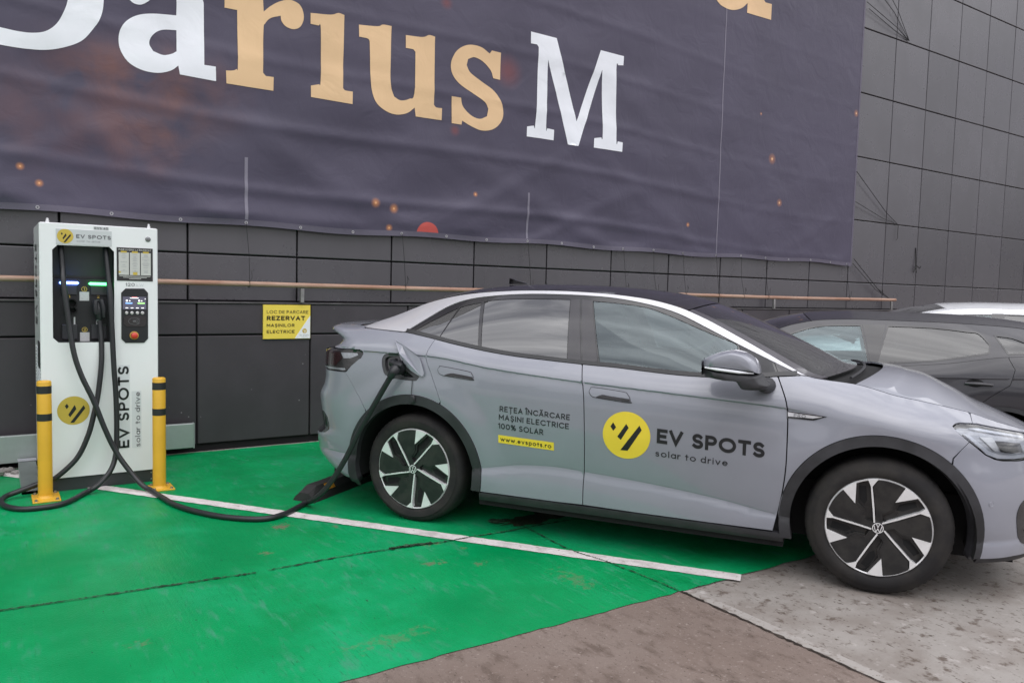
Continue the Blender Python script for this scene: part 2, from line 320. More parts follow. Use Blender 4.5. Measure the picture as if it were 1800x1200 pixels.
LT={
 'D':('white',[(0.817,3.961),(0.816,3.856),(0.807,3.766),(0.782,3.681),(0.742,3.611),(0.661,3.499),(0.551,3.426),(0.413,3.374),(0.264,3.354),(0.090,3.352),(-0.188,3.367),(-0.477,3.397),(-0.475,3.476),(-0.319,3.493),(-0.302,4.400),(0.249,4.430),(0.545,4.309),(0.731,4.185)]),
 'Dh':('hole',[(0.556,3.902),(0.555,3.798),(0.531,3.707),(0.476,3.592),(0.400,3.517),(0.310,3.485),(0.207,3.478),(0.092,3.485),(-0.090,3.493),(-0.078,4.193),(0.189,4.248),(0.393,4.168),(0.527,4.049)]),
 'a':('white',[(1.552,4.131),(1.598,4.029),(1.607,3.918),(1.607,3.464),(1.705,3.467),(1.709,3.341),(1.402,3.344),(1.389,3.417),(1.327,3.363),(1.222,3.326),(1.102,3.330),(1.001,3.375),(0.943,3.455),(0.924,3.541),(0.936,3.633),(0.986,3.718),(1.070,3.782),(1.190,3.820),(1.378,3.847),(1.378,3.980),(1.347,4.047),(1.260,4.067),(1.199,4.040),(1.190,3.975),(1.173,3.935),(1.130,3.893),(1.088,3.871),(1.041,3.873),(1.004,3.897),(0.988,3.965),(1.055,4.088),(1.191,4.174),(1.365,4.207),(1.489,4.190)]),
 'ah':('hole',[(1.378,3.721),(1.276,3.704),(1.215,3.670),(1.172,3.616),(1.159,3.559),(1.188,3.504),(1.266,3.485),(1.336,3.509),(1.377,3.539)]),
 'r':('tan',[(1.784,4.108),(1.784,4.003),(1.894,4.004),(1.899,3.516),(1.886,3.479),(1.851,3.459),(1.794,3.449),(1.800,3.338),(2.223,3.340),(2.224,3.464),(2.151,3.462),(2.125,3.487),(2.127,3.871),(2.143,3.934),(2.193,3.993),(2.284,4.032),(2.294,3.984),(2.336,3.943),(2.408,3.934),(2.470,3.970),(2.501,4.047),(2.490,4.125),(2.448,4.176),(2.365,4.192),(2.273,4.158),(2.192,4.101),(2.129,4.038),(2.120,4.193),(2.053,4.207),(1.975,4.160)]),
 'i':('tan',[(2.567,4.116),(2.568,4.016),(2.646,4.016),(2.669,3.989),(2.674,3.508),(2.657,3.468),(2.579,3.444),(2.580,3.337),(2.997,3.330),(2.999,3.452),(2.923,3.451),(2.899,3.469),(2.906,4.169),(2.844,4.175),(2.764,4.142)]),
 'u':('tan',[(3.060,4.111),(3.062,3.996),(3.149,3.996),(3.173,3.975),(3.181,3.743),(3.196,3.531),(3.245,3.389),(3.353,3.318),(3.474,3.299),(3.596,3.332),(3.682,3.400),(3.697,3.313),(3.999,3.315),(4.002,3.440),(3.934,3.439),(3.905,3.462),(3.903,4.160),(3.831,4.162),(3.756,4.127),(3.565,4.109),(3.567,3.981),(3.651,3.984),(3.676,3.962),(3.672,3.542),(3.618,3.479),(3.520,3.448),(3.447,3.474),(3.409,3.566),(3.399,3.716),(3.406,4.166),(3.315,4.163),(3.257,4.136)]),
 's':('tan',[(4.609,4.152),(4.731,4.151),(4.726,3.857),(4.632,3.858),(4.601,3.935),(4.501,4.011),(4.389,4.039),(4.308,4.006),(4.291,3.939),(4.339,3.867),(4.479,3.797),(4.650,3.720),(4.753,3.605),(4.778,3.478),(4.731,3.376),(4.633,3.303),(4.493,3.273),(4.354,3.301),(4.244,3.344),(4.237,3.301),(4.119,3.301),(4.112,3.582),(4.224,3.583),(4.253,3.495),(4.351,3.417),(4.462,3.393),(4.559,3.435),(4.576,3.520),(4.527,3.583),(4.372,3.652),(4.207,3.729),(4.120,3.818),(4.101,3.928),(4.146,4.038),(4.224,4.114),(4.331,4.160),(4.469,4.160),(4.582,4.114)]),
 'M':('white',[(5.118,4.456),(5.478,4.452),(5.803,3.552),(6.150,4.444),(6.524,4.443),(6.522,4.333),(6.441,4.319),(6.408,4.261),(6.422,3.427),(6.448,3.398),(6.530,3.395),(6.525,3.280),(6.075,3.279),(6.077,3.391),(6.178,3.412),(6.204,3.459),(6.177,4.220),(5.840,3.269),(5.683,3.268),(5.363,4.189),(5.359,3.444),(5.378,3.414),(5.473,3.409),(5.471,3.289),(5.103,3.290),(5.105,3.402),(5.190,3.421),(5.213,3.466),(5.230,4.304),(5.207,4.329),(5.123,4.327)]),
 'd':('tan',[(7.883,5.709),(8.002,5.532),(8.094,5.464),(8.209,5.408),(8.412,5.399),(8.604,5.463),(8.726,5.558),(8.723,5.428),(9.230,5.437),(9.227,5.652),(9.092,5.646),(9.040,5.689),(9.020,6.132),(8.642,6.100),(8.689,5.748),(8.558,5.627),(8.422,5.597),(8.283,5.640),(8.244,5.720),(8.258,6.020),(7.908,5.991)]),
}
SPOTS=[(0.21,2.43,0.028,0),(0.34,2.31,0.028,0),(3.26,2.39,0.044,0),(3.47,2.35,0.044,0),(3.42,2.15,0.033,0),(4.44,2.58,0.025,0),(3.86,2.11,0.132,1),(4.83,3.97,0.165,2),(9.40,3.52,0.088,3),(9.60,2.91,0.066,3),(9.12,4.12,0.028,3),(11.38,4.45,0.066,3),(4.16,3.23,0.055,2),(1.38,3.23,0.275,4),(1.12,2.77,0.220,4),(0.72,3.24,0.275,5),(0.35,2.84,0.330,5),(0.80,3.30,0.165,4),(4.04,4.54,0.066,2),(7.75,2.47,0.028,0)]
# ------------------------------------------------------------------ ground
def sheet(name,poly,z,m,kind='structure',sub=None):
    mb=MB()
    if sub: P,T=grid_tri(poly,sub)
    else:
        r=delaunay_2d_cdt([Vector(p) for p in poly],[(i,(i+1)%len(poly)) for i in range(len(poly))],[],1,1e-6); P=[tuple(p) for p in r[0]]; T=[t for t in r[2]]
    mb.add([(a,b,z) for a,b in P],[tuple(t) for t in T]); o=mb.build(name,m,smooth=False); 
    if kind: o['kind']=kind
    return o
def ground_mat(name,base,layers,spots=(),spotcol=(.17,.15,.10),brush=0,rough=.85,bump=.35,bscale=120,wet=None):
    # layers: (colour, scale, lo, hi, stretch)
    m=bpy.data.materials.new(name); m.use_nodes=True; t=m.node_tree; b=t.nodes['Principled BSDF']; L=t.links.new; N=t.nodes.new
    b.inputs['Roughness'].default_value=rough; b.inputs['Specular IOR Level'].default_value=.16
    c=N('ShaderNodeTexCoord'); prev=None
    rgb=N('ShaderNodeRGB'); rgb.outputs[0].default_value=(*base,1); prev=rgb.outputs[0]
    for i,(col,sc,lo,hi,st) in enumerate(layers):
        mp_=N('ShaderNodeMapping'); mp_.inputs['Scale'].default_value=st; mp_.inputs['Location'].default_value=(i*7.3,i*3.1,i*1.7); L(c.outputs['Object'],mp_.inputs[0])
        n=N('ShaderNodeTexNoise'); n.inputs['Scale'].default_value=sc; n.inputs['Detail'].default_value=7; n.inputs['Roughness'].default_value=.62; L(mp_.outputs[0],n.inputs['Vector'])
        r=N('ShaderNodeMapRange'); r.inputs[1].default_value=lo; r.inputs[2].default_value=hi; L(n.outputs[0],r.inputs[0])
        x=N('ShaderNodeMix'); x.data_type='RGBA'; x.inputs[7].default_value=(*col,1); L(prev,x.inputs[6]); L(r.outputs[0],x.inputs[0]); prev=x.outputs[2]
    if spots:
        n=N('ShaderNodeTexNoise'); n.inputs['Scale'].default_value=24; n.inputs['Detail'].default_value=7; n.inputs['Roughness'].default_value=.7; L(c.outputs['Object'],n.inputs['Vector'])
        for (sx,sy,rx,ry,am) in spots:
            vs=N('ShaderNodeVectorMath'); vs.operation='SUBTRACT'; vs.inputs[1].default_value=(sx,sy,0); L(c.outputs['Object'],vs.inputs[0])
            sc_=N('ShaderNodeVectorMath'); sc_.operation='MULTIPLY'; sc_.inputs[1].default_value=(1/rx,1/ry,0); L(vs.outputs[0],sc_.inputs[0])
            ln_=N('ShaderNodeVectorMath'); ln_.operation='LENGTH'; L(sc_.outputs[0],ln_.inputs[0])
            ad=N('ShaderNodeMath'); ad.operation='MULTIPLY_ADD'; ad.inputs[1].default_value=-.30; L(ln_.outputs['Value'],ad.inputs[0]); L(n.outputs[0],ad.inputs[2])
            r=N('ShaderNodeMapRange'); r.inputs[1].default_value=.36; r.inputs[2].default_value=.46; r.inputs[4].default_value=am; L(ad.outputs[0],r.inputs[0])
            x=N('ShaderNodeMix'); x.data_type='RGBA'; x.inputs[7].default_value=(*spotcol,1); L(prev,x.inputs[6]); L(r.outputs[0],x.inputs[0]); prev=x.outputs[2]
    L(prev,b.inputs['Base Color'])
    n=N('ShaderNodeTexNoise'); n.inputs['Scale'].default_value=bscale; n.inputs['Detail'].default_value=4; L(c.outputs['Object'],n.inputs['Vector'])
    bp=N('ShaderNodeBump'); bp.inputs['Strength'].default_value=bump; bp.inputs['Distance'].default_value=.006; 
    h=n.outputs[0]
    if brush:
        mb_=N('ShaderNodeMapping'); mb_.inputs['Scale'].default_value=(55,1.2,1); mb_.inputs['Rotation'].default_value=(0,0,R(4)); L(c.outputs['Object'],mb_.inputs[0])
        n3=N('ShaderNodeTexNoise'); n3.inputs['Scale'].default_value=1; n3.inputs['Detail'].default_value=3; L(mb_.outputs[0],n3.inputs['Vector'])
        ad=N('ShaderNodeMath'); ad.operation='MULTIPLY_ADD'; ad.inputs[1].default_value=brush; L(n3.outputs[0],ad.inputs[0]); L(h,ad.inputs[2]); h=ad.outputs[0]
    L(h,bp.inputs['Height']); L(bp.outputs[0],b.inputs['Normal'])
    if wet:
        n2=N('ShaderNodeTexNoise'); n2.inputs['Scale'].default_value=wet; n2.inputs['Detail'].default_value=5; L(c.outputs['Object'],n2.inputs['Vector'])
        r=N('ShaderNodeMapRange'); r.inputs[1].default_value=.4; r.inputs[2].default_value=.65; r.inputs[3].default_value=rough-.3; r.inputs[4].default_value=rough; L(n2.outputs[0],r.inputs[0]); L(r.outputs[0],b.inputs['Roughness'])
    return m
one=(1,1,1)
G_conc=ground_mat('concrete',(.305,.282,.262),[((.235,.208,.188),3.0,.42,.62,one),((.13,.105,.09),16,.56,.66,(1,1,1)),((.09,.07,.058),34,.60,.67,(1.6,.8,1)),((.42,.39,.37),9,.60,.72,one)],bscale=90,bump=.5,wet=2.5,brush=.5)
G_asph=ground_mat('brown_asphalt',(.185,.142,.122),[((.225,.18,.158),1.6,.45,.7,one),((.135,.102,.086),11,.52,.66,(1.6,.7,1)),((.29,.24,.215),55,.60,.68,one),((.075,.056,.047),62,.61,.68,(1.5,.7,1)),((.34,.30,.28),110,.66,.72,one)],bscale=150,bump=.7,wet=3,brush=.45)
G_green=ground_mat('green_paint',(.001,.275,.085),[((.010,.33,.135),1.1,.46,.70,one),((.0006,.21,.058),1.7,.52,.72,one),((.04,.27,.14),9,.55,.70,(2.2,.6,1)),((.006,.14,.05),50,.60,.70,(4.5,.2,1)),((.0,.225,.068),.8,.5,.64,one),((.02,.06,.03),46,.68,.72,(1.5,.5,1)),((.05,.30,.15),120,.64,.70,one),((.012,.11,.05),140,.64,.72,one)],
  spots=[(1.52,4.86,.13,.13,.8),(1.30,4.42,.08,.07,.6),(1.82,4.70,.05,.06,.5),(2.05,3.80,.13,.07,.6),(2.28,3.66,.10,.06,.5),(2.32,3.95,.06,.05,.5),(.5,3.55,.10,.08,.4),(1.45,3.05,.4,.12,.3),(2.6,3.2,.12,.3,.35),(2.2,4.10,.12,.05,.7)],rough=.6,bump=.42,bscale=110,wet=1.7,brush=.9)
G_white=ground_mat('white_line_paint',(.68,.64,.63),[((.50,.46,.45),9,.46,.68,one),((.30,.25,.22),38,.60,.68,one),((.22,.10,.06),3.1,.70,.73,one)],rough=.7,bump=.4)
G_strip=ground_mat('pale_concrete_strip',(.34,.315,.295),[((.22,.19,.17),14,.5,.64,one),((.14,.115,.1),40,.6,.67,one)],bump=.5)
G_dark=ground_mat('dark_crack',(.022,.05,.028),[((.055,.12,.07),30,.47,.6,one),((.012,.018,.012),18,.55,.65,one)],bump=.8)
G_stain=ground_mat('oily_stain',(.022,.038,.022),[((.05,.06,.035),9,.45,.62,one),((.10,.09,.07),40,.62,.68,one)],rough=.5,bump=.7)
sheet('ground',[(-300,-300),(300,-300),(300,8.2),(-300,8.2)],0,G_conc)
sheet('asphalt_slab',[(-6,-8),(2.985,-8),(2.985,2.86),(-6,2.86)],.004,G_asph)
sheet('concrete_strip',[(2.985,-8),(3.055,-8),(3.055,2.80),(2.985,2.80)],.0042,G_strip)
def edge(p0,p1,n,j,seed):
    r=random.Random(seed); o=[]
    for i in range(n+1):
        t=i/n; o.append((p0[0]+(p1[0]-p0[0])*t+r.uniform(-j,j),p0[1]+(p1[1]-p0[1])*t+r.uniform(-j,j)))
    return o
gp=edge((-6,2.845),(2.9,2.80),140,.006,1)+edge((2.95,2.80),(9.5,2.79),90,.008,2)+[(9.5,7.40)]+edge((2.7,7.37),(-6,7.37),60,.01,3)
sheet('green_bay_paint',dedupe(gp),.008,G_green)
# bay line, slightly ragged
p0=np.array((.02,7.26)); p1=np.array((3.40,2.765)); dd=(p1-p0)/np.linalg.norm(p1-p0); nn_=np.array((-dd[1],dd[0]))
ra=random.Random(5); n=150
ln=[tuple(p0+(p1-p0)*i/n+nn_*(.052+ra.uniform(-.004,.004))) for i in range(n+1)]+[tuple(p0+(p1-p0)*i/n-nn_*(.052+ra.uniform(-.004,.004))) for i in range(n,-1,-1)]
sheet('bay_line',ln,.012,G_white)
def crack(name,pts,w,seed,z=.0145,m=None):
    r=random.Random(seed); q=spline([(a,b) for a,b in pts],26); L_=[];Rr_=[]
    for i,p in enumerate(q):
        a=np.array(q[min(i+1,len(q)-1)])-np.array(q[max(i-1,0)]); a=a/np.linalg.norm(a); nn=np.array((-a[1],a[0])); j=r.uniform(-.004,.004)
        ww=w*max(.3,r.gauss(.62,.35)); L_.append(tuple(np.array(p)+nn*(ww+j))); Rr_.append(tuple(np.array(p)+nn*(j-ww)))
    mb=MB(); n=len(q); mb.add([(a,b,z) for a,b in L_]+[(a,b,z) for a,b in Rr_],[(i,n+i,n+i+1,i+1) for i in range(n-1)]); o=mb.build(name,m or G_dark,smooth=False); o['kind']='structure'
crack('pavement_crack',[(-2.5,4.3),(-1,4.27),(.012,4.221),(.25,4.2),(.48,4.183),(.8,4.16),(1.154,4.125)],.010,11)
crack('pavement_crack',[(1.22,4.13),(1.643,4.14),(1.95,4.12),(2.271,4.087),(2.5,4.085),(2.76,4.07),(2.9,4.08),(3.5,4.06),(5,4.03)],.009,12)
crack('pavement_crack',[(1.93,4.125),(2.02,4.128),(2.12,4.118),(2.2,4.10)],.028,13)
crack('pavement_crack',[(2.88,4.25),(2.872,4.0),(2.859,3.603),(2.90,3.4),(2.925,3.268),(2.95,3.0),(2.96,2.80)],.006,14)
G_dk2=ground_mat('dark_joint',(.035,.028,.024),[((.08,.065,.055),20,.5,.65,one)],bump=.8)
crack('pavement_crack',[(2.975,2.80),(2.978,2.2),(2.98,1.6),(2.98,0)],.010,15,z=.0085,m=G_dk2)
def blob(name,c,rx,ry,m,seed,z):
    r=random.Random(seed); ph=[r.uniform(0,6.28) for _ in range(6)]
    P=[(c[0]+rx*math.cos(a)*(1+.18*math.sin(3*a+ph[0])+.14*math.sin(7*a+ph[1])+.1*math.sin(13*a+ph[2])),c[1]+ry*math.sin(a)*(1+.2*math.sin(4*a+ph[3])+.15*math.sin(9*a+ph[4])+.08*math.sin(17*a+ph[5]))) for a in [i*2*math.pi/90 for i in range(90)]]
    o=sheet(name,P,z,m); return o
blob('oil_stain',(3.05,4.22),.28,.10,G_stain,3,.0105)
blob('oil_stain',(2.78,4.28),.07,.05,G_dark,4,.0165)
# far ground behind the photographer: low tree-covered hills seen only in reflections
M_hill=mat('wooded_hill',(.035,.04,.034),rough=.95,var=.5,vscale=.08)
hb=MB(); V=[]; nn=120
for i in range(nn+1):
    a=R(75)+R(340)*i/nn
    for k,(d,hh) in enumerate(((150,0),(165,.55),(190,1),(240,.8),(300,0))):
        h=(9+4*math.sin(a*3.1)+3*math.sin(a*7.3+1)+1.2*math.sin(a*23))*hh*2.3
        V.append((d*math.cos(a),d*math.sin(a)-4,h-.1))
# keep only the half behind the camera
F=[(i*5+k,(i+1)*5+k,(i+1)*5+k+1,i*5+k+1) for i in range(nn) for k in range(4) if V[i*5][1]<-20]
hb.add(V,F); hb.build('hills',M_hill)['kind']='structure'
# ------------------------------------------------------------------ building
M_panel=mat('charcoal_cladding',(.080,.075,.087),rough=.28,spec=1.0,var=.12,vscale=1.3,bump=.05,bscale=6,bdist=.004,rvar=.05)
def panel_tone(m,ox,oz,sx,sz,amt):
    t=m.node_tree; b=t.nodes['Principled BSDF']; N=t.nodes.new; L=t.links.new; src=b.inputs['Base Color'].links[0].from_socket
    c=N('ShaderNodeTexCoord'); mp_=N('ShaderNodeMapping'); mp_.vector_type='POINT'; mp_.inputs['Location'].default_value=(-ox/sx,0,-oz/sz); mp_.inputs['Scale'].default_value=(1/sx,0,1/sz); L(c.outputs['Object'],mp_.inputs[0])
    f=N('ShaderNodeVectorMath'); f.operation='FLOOR'; L(mp_.outputs[0],f.inputs[0]); w=N('ShaderNodeTexWhiteNoise'); L(f.outputs[0],w.inputs['Vector'])
    st=N('ShaderNodeMapping'); st.inputs['Scale'].default_value=(5,1,.5); L(c.outputs['Object'],st.inputs[0]); n=N('ShaderNodeTexNoise'); n.inputs['Scale'].default_value=1.2; n.inputs['Detail'].default_value=6; L(st.outputs[0],n.inputs['Vector'])
    ad=N('ShaderNodeMath'); ad.operation='ADD'; L(w.outputs['Value'],ad.inputs[0]); L(n.outputs[0],ad.inputs[1])
    r=N('ShaderNodeMapRange'); r.inputs[1].default_value=.2; r.inputs[2].default_value=1.7; r.inputs[3].default_value=1-amt; r.inputs[4].default_value=1+amt; L(ad.outputs[0],r.inputs[0])
    v=N('ShaderNodeVectorMath'); v.operation='SCALE'; L(src,v.inputs[0]); L(r.outputs[0],v.inputs['Scale']); L(v.outputs[0],b.inputs['Base Color'])
panel_tone(M_panel,.48,.801,1.0,1.004,.16)
def plinth_mat():
    m=mat('charcoal_plinth',(.058,.050,.059),rough=.5,var=.22,vscale=1.7,rvar=.08,bump=.06,bscale=9,bdist=.004); t=m.node_tree; b=t.nodes['Principled BSDF']
    src=b.inputs['Base Color'].links[0].from_socket; c=t.nodes.new('ShaderNodeTexCoord')
    n=t.nodes.new('ShaderNodeTexVoronoi'); n.inputs['Scale'].default_value=9; t.links.new(c.outputs['Object'],n.inputs['Vector'])
    nz_=t.nodes.new('ShaderNodeTexNoise'); nz_.inputs['Scale'].default_value=1.4; t.links.new(c.outputs['Object'],nz_.inputs['Vector'])
    r=t.nodes.new('ShaderNodeMapRange'); r.inputs[1].default_value=.075; r.inputs[2].default_value=.04; t.links.new(n.outputs['Distance'],r.inputs[0])
    r2_=t.nodes.new('ShaderNodeMapRange'); r2_.inputs[1].default_value=.52; r2_.inputs[2].default_value=.6; t.links.new(nz_.outputs[0],r2_.inputs[0])
    mu=t.nodes.new('ShaderNodeMath'); mu.operation='MULTIPLY'; t.links.new(r.outputs[0],mu.inputs[0]); t.links.new(r2_.outputs[0],mu.inputs[1])
    x=t.nodes.new('ShaderNodeMix'); x.data_type='RGBA'; x.inputs[7].default_value=(.24,.22,.23,1); t.links.new(mu.outputs[0],x.inputs[0]); t.links.new(src,x.inputs[6]); t.links.new(x.outputs[2],b.inputs['Base Color'])
    return m
M_plinth=plinth_mat(); panel_tone(M_plinth,1.54,-.0,1.05,1.066,.12)
bld=thing('building','charcoal panelled building wall with a protruding lower course and flush square cladding','building',(0,7.5,0))
X0,X1=-6,34
cb=MB(); rz=random.Random(3); Yf=0.0
zs=[1.375,1.805]+[1.805+1.004*k for k in range(1,11)]; g=.008
for i in range(X0-1,X1):
    xa,xb=i+.48+g,i+1.48-g
    for k in range(len(zs)-1):
        za,zb=zs[k]+g,zs[k+1]-g; tx,tz=rz.gauss(0,.0012),rz.gauss(0,.0012); b=.006
        y=lambda x,z,d: Yf+d+tx*(x-(xa+xb)/2)+tz*(z-(za+zb)/2)
        V=[(x,y(x,z,0),z) for x,z in ((xa+b,za+b),(xb-b,za+b),(xb-b,zb-b),(xa+b,zb-b))]+[(x,y(x,z,b*.8),z) for x,z in ((xa,za),(xb,za),(xb,zb),(xa,zb))]+[(x,.035,z) for x,z in ((xa,za),(xb,za),(xb,zb),(xa,zb))]
        cb.add(V,[(0,1,2,3)]+[(4+j,4+(j+1)%4,(j+1)%4,j) for j in range(4)]+[(8+j,8+(j+1)%4,4+(j+1)%4,4+j) for j in range(4)])
cb.build('upper_cladding',M_panel,bld,smooth=False)
pb=MB(); Yp=-.08; i=-8
while 1.54+1.05*i<X1:
    xa,xb=1.54+1.05*i+.007,1.54+1.05*(i+1)-.007
    off=rz.uniform(-.002,.002)
    pb.box(xa,xb,Yp+off,Yp+.05,.075,1.058,bev=.006); pb.box(xa,xb,Yp+off,Yp+.05,1.074,1.352,bev=.006); i+=1
pb.build('lower_course',M_plinth,bld,smooth=False)
kb=MB(); kb.box(X0,X1,Yp-.012,.034,1.354,1.371,bev=.003); kb.build('ledge_flashing',mat('ledge_metal',(.12,.112,.118),rough=.4,metal=.3,var=.3,vscale=8),bld,smooth=False)
db=MB(); db.box(X0,X1,.037,.3,0,12.2); db.box(X0,X1,Yp+.03,.036,0,1.35); db.build('backing_wall',M_void,bld,smooth=False)
# ------------------------------------------------------------------ banner
def dispy(x,z):
    # cloth folds (metres towards the viewer), stronger near the lower hem
    k=np.exp(-np.maximum(z-2.07,0)/1.1)
    s=np.sin
    a=.010*s(2.3*x+1.7*z+s(1.9*x-.8*z)*1.3)+.007*s(5.1*x-3.9*z+2*s(.9*x+2.2*z))+.004*s(1.3*x+9*z+1.2*s(2*x))
    f=(.022*np.maximum(0,s(3.4*x+6.2*z+1.5*s(.7*x)))**3+.018*np.maximum(0,s(2.1*x-7.5*z+2.1*s(1.1*x+.4)))**4)*k
    h=.010*np.maximum(0,s(10.5*z+.35*x+.6*s(.8*x)))**6*(.35+k)
    # sharp creases from folding and from the pull of the eyelets
    tri=lambda q: 1-np.abs(((q/np.pi)%2)-1)
    c1=.012*np.maximum(0,tri(2.6*z+.05*x+.5)-.80)*5*.55+.010*np.maximum(0,tri(1.55*x+.12*z+.9)-.9)*10*.35+.016*k*np.maximum(0,tri(5.2*x+5.5*z+.8*s(.9*x))-.55)*1.2*np.maximum(0,s(.55*x+.6))
    ed=np.clip((11.46-x)/.5,0,1)*np.clip((z-2.07)/.12,.15,1)
    taut=np.where(x>8.3,.35,1.0)*np.where((x>7.0)&(x<=8.3),.7,1.0)
    return taut*(a*(.5+1.0*k)+.75*f+1.2*h+c1)*ed
def bmat(name,base,design=False,rough=.55):
    m=bpy.data.materials.new(name); m.use_nodes=True; t=m.node_tree; b=t.nodes['Principled BSDF']; L=t.links.new; N=t.nodes.new
    b.inputs['Roughness'].default_value=rough; b.inputs['Specular IOR Level'].default_value=.35
    c=N('ShaderNodeTexCoord'); prev=None; rgb=N('ShaderNodeRGB'); rgb.outputs[0].default_value=(*base,1); prev=rgb.outputs[0]
    n=N('ShaderNodeTexNoise'); n.inputs['Scale'].default_value=.9; n.inputs['Detail'].default_value=6; L(c.outputs['Object'],n.inputs['Vector'])
    r=N('ShaderNodeMapRange'); r.inputs[1].default_value=.4; r.inputs[2].default_value=.7; L(n.outputs[0],r.inputs[0])
    x=N('ShaderNodeMix'); x.data_type='RGBA'; x.inputs[7].default_value=tuple(a*.86 for a in base)+(1,); L(r.outputs[0],x.inputs[0]); L(prev,x.inputs[6]); prev=x.outputs[2]
    if design:
        cols=[(.75,.30,.10),(.62,.10,.08),(.24,.055,.045),(.50,.21,.10),(.23,.10,.075),(.15,.075,.08)]
        for (sx,sz,rad,ty) in SPOTS:
            if ty in (0,2,3): rad*=.72
            vs=N('ShaderNodeVectorMath'); vs.operation='SUBTRACT'; vs.inputs[1].default_value=(sx,0,sz); L(c.outputs['Object'],vs.inputs[0])
            sc=N('ShaderNodeVectorMath'); sc.operation='MULTIPLY'; sc.inputs[1].default_value=(1/rad/(1.5 if ty in(4,5) else 1),0,1/rad); L(vs.outputs[0],sc.inputs[0])
            ln_=N('ShaderNodeVectorMath'); ln_.operation='LENGTH'; L(sc.outputs[0],ln_.inputs[0])
            r=N('ShaderNodeMapRange'); r.interpolation_type='SMOOTHSTEP'; r.inputs[1].default_value=1.0 if ty in(1,) else (1.5 if ty==3 else 2.0); r.inputs[2].default_value=.93 if ty in (1,) else (.5 if ty==3 else .0)
            r.inputs[4].default_value={0:.7,1:.85,2:.5,3:.42,4:.55,5:.45}[ty]; L(ln_.outputs['Value'],r.inputs[0]); fac=r.outputs[0]
            if ty in(4,5):
                n2=N('ShaderNodeTexNoise'); n2.inputs['Scale'].default_value=3; n2.inputs['Detail'].default_value=4; L(c.outputs['Object'],n2.inputs['Vector']); r2_=N('ShaderNodeMapRange'); r2_.inputs[1].default_value=.35; r2_.inputs[2].default_value=.65; L(n2.outputs[0],r2_.inputs[0])
                mu=N('ShaderNodeMath'); mu.operation='MULTIPLY'; L(fac,mu.inputs[0]); L(r2_.outputs[0],mu.inputs[1]); fac=mu.outputs[0]
            x=N('ShaderNodeMix'); x.data_type='RGBA'; x.inputs[7].default_value=(*cols[ty],1); L(fac,x.inputs[0]); L(prev,x.inputs[6]); prev=x.outputs[2]
            if ty in (0,3):
                r=N('ShaderNodeMapRange'); r.interpolation_type='SMOOTHSTEP'; r.inputs[1].default_value=.5; r.inputs[2].default_value=.05; L(ln_.outputs['Value'],r.inputs[0])
                x=N('ShaderNodeMix'); x.data_type='RGBA'; x.inputs[7].default_value=(.85,.5,.28,1); L(r.outputs[0],x.inputs[0]); L(prev,x.inputs[6]); prev=x.outputs[2]
    L(prev,b.inputs['Base Color'])
    n=N('ShaderNodeTexNoise'); n.inputs['Scale'].default_value=3.2; n.inputs['Detail'].default_value=5; n.inputs['Distortion'].default_value=.9; L(c.outputs['Object'],n.inputs['Vector'])
    w=N('ShaderNodeTexNoise'); w.inputs['Scale'].default_value=420; L(c.outputs['Object'],w.inputs['Vector'])
    ad=N('ShaderNodeMath'); ad.operation='MULTIPLY_ADD'; ad.inputs[1].default_value=.05; L(w.outputs[0],ad.inputs[0]); L(n.outputs[0],ad.inputs[2])
    bp=N('ShaderNodeBump'); bp.inputs['Strength'].default_value=.32; bp.inputs['Distance'].default_value=.03; L(ad.outputs[0],bp.inputs['Height']); L(bp.outputs[0],b.inputs['Normal'])
    return m
M_ban=bmat('printed_vinyl',(.079,.070,.110),True,.42)
M_hem=bmat('vinyl_hem',(.125,.113,.155)); M_bw=bmat('white_print',(.88,.90,.96)); M_bt=bmat('tan_print',(.80,.55,.32)); M_seam=bmat('vinyl_seam',(.22,.205,.26))
ban=thing('banner','huge dark purple advertising banner with white and tan slab lettering lashed to the wall','banner',(0,7.44,0))
def hemz(x): return 2.072+.010*np.sin(3.75*x)+.008*np.sin(1.3*x+1)
def bp_(x,z,off=0): 
    x=np.asarray(x,float); z=np.asarray(z,float); zz=z+(hemz(x)-2.072)*np.clip(1-(z-2.07)/.4,0,1)
    return np.stack([x,-dispy(x,z)-off,zz],-1)
bx=np.linspace(-3,11.47,440); bz=np.concatenate([np.linspace(2.072,5.2,150),np.linspace(5.25,8.2,40)])
gx,gz=np.meshgrid(bx,bz); Pv=bp_(gx,gz).reshape(-1,3); nx=len(bx)
mb=MB(); mb.add(Pv,[(j*nx+i,j*nx+i+1,(j+1)*nx+i+1,(j+1)*nx+i) for j in range(len(bz)-1) for i in range(nx-1)]); mb.build('sheet',M_ban,ban,angle=180)
def bstrip(mb,x0,x1,z0,z1,off,nx=2,nz=2):
    X=np.linspace(x0,x1,nx); Zs=np.linspace(z0,z1,nz); gx,gz=np.meshgrid(X,Zs); mb.add(bp_(gx,gz,off).reshape(-1,3),[(j*nx+i,j*nx+i+1,(j+1)*nx+i+1,(j+1)*nx+i) for j in range(nz-1) for i in range(nx-1)])
mb=MB(); bstrip(mb,-3,11.47,2.072,2.125,.0025,440,3); mb.build('hem',M_hem,ban,angle=180)
mb=MB(); bstrip(mb,11.43,11.47,2.126,8.2,.0025,3,90); mb.build('hem',M_hem,ban,angle=180)
for a_,b_,t_,k_ in ((1.962,1.992,2.70,30),(5.138,5.164,2.66,30),(8.305,8.322,8.2,220)):
    mb=MB(); bstrip(mb,a_,b_,2.126,t_,.003,3,k_); mb.build('seam',M_seam,ban,angle=180)
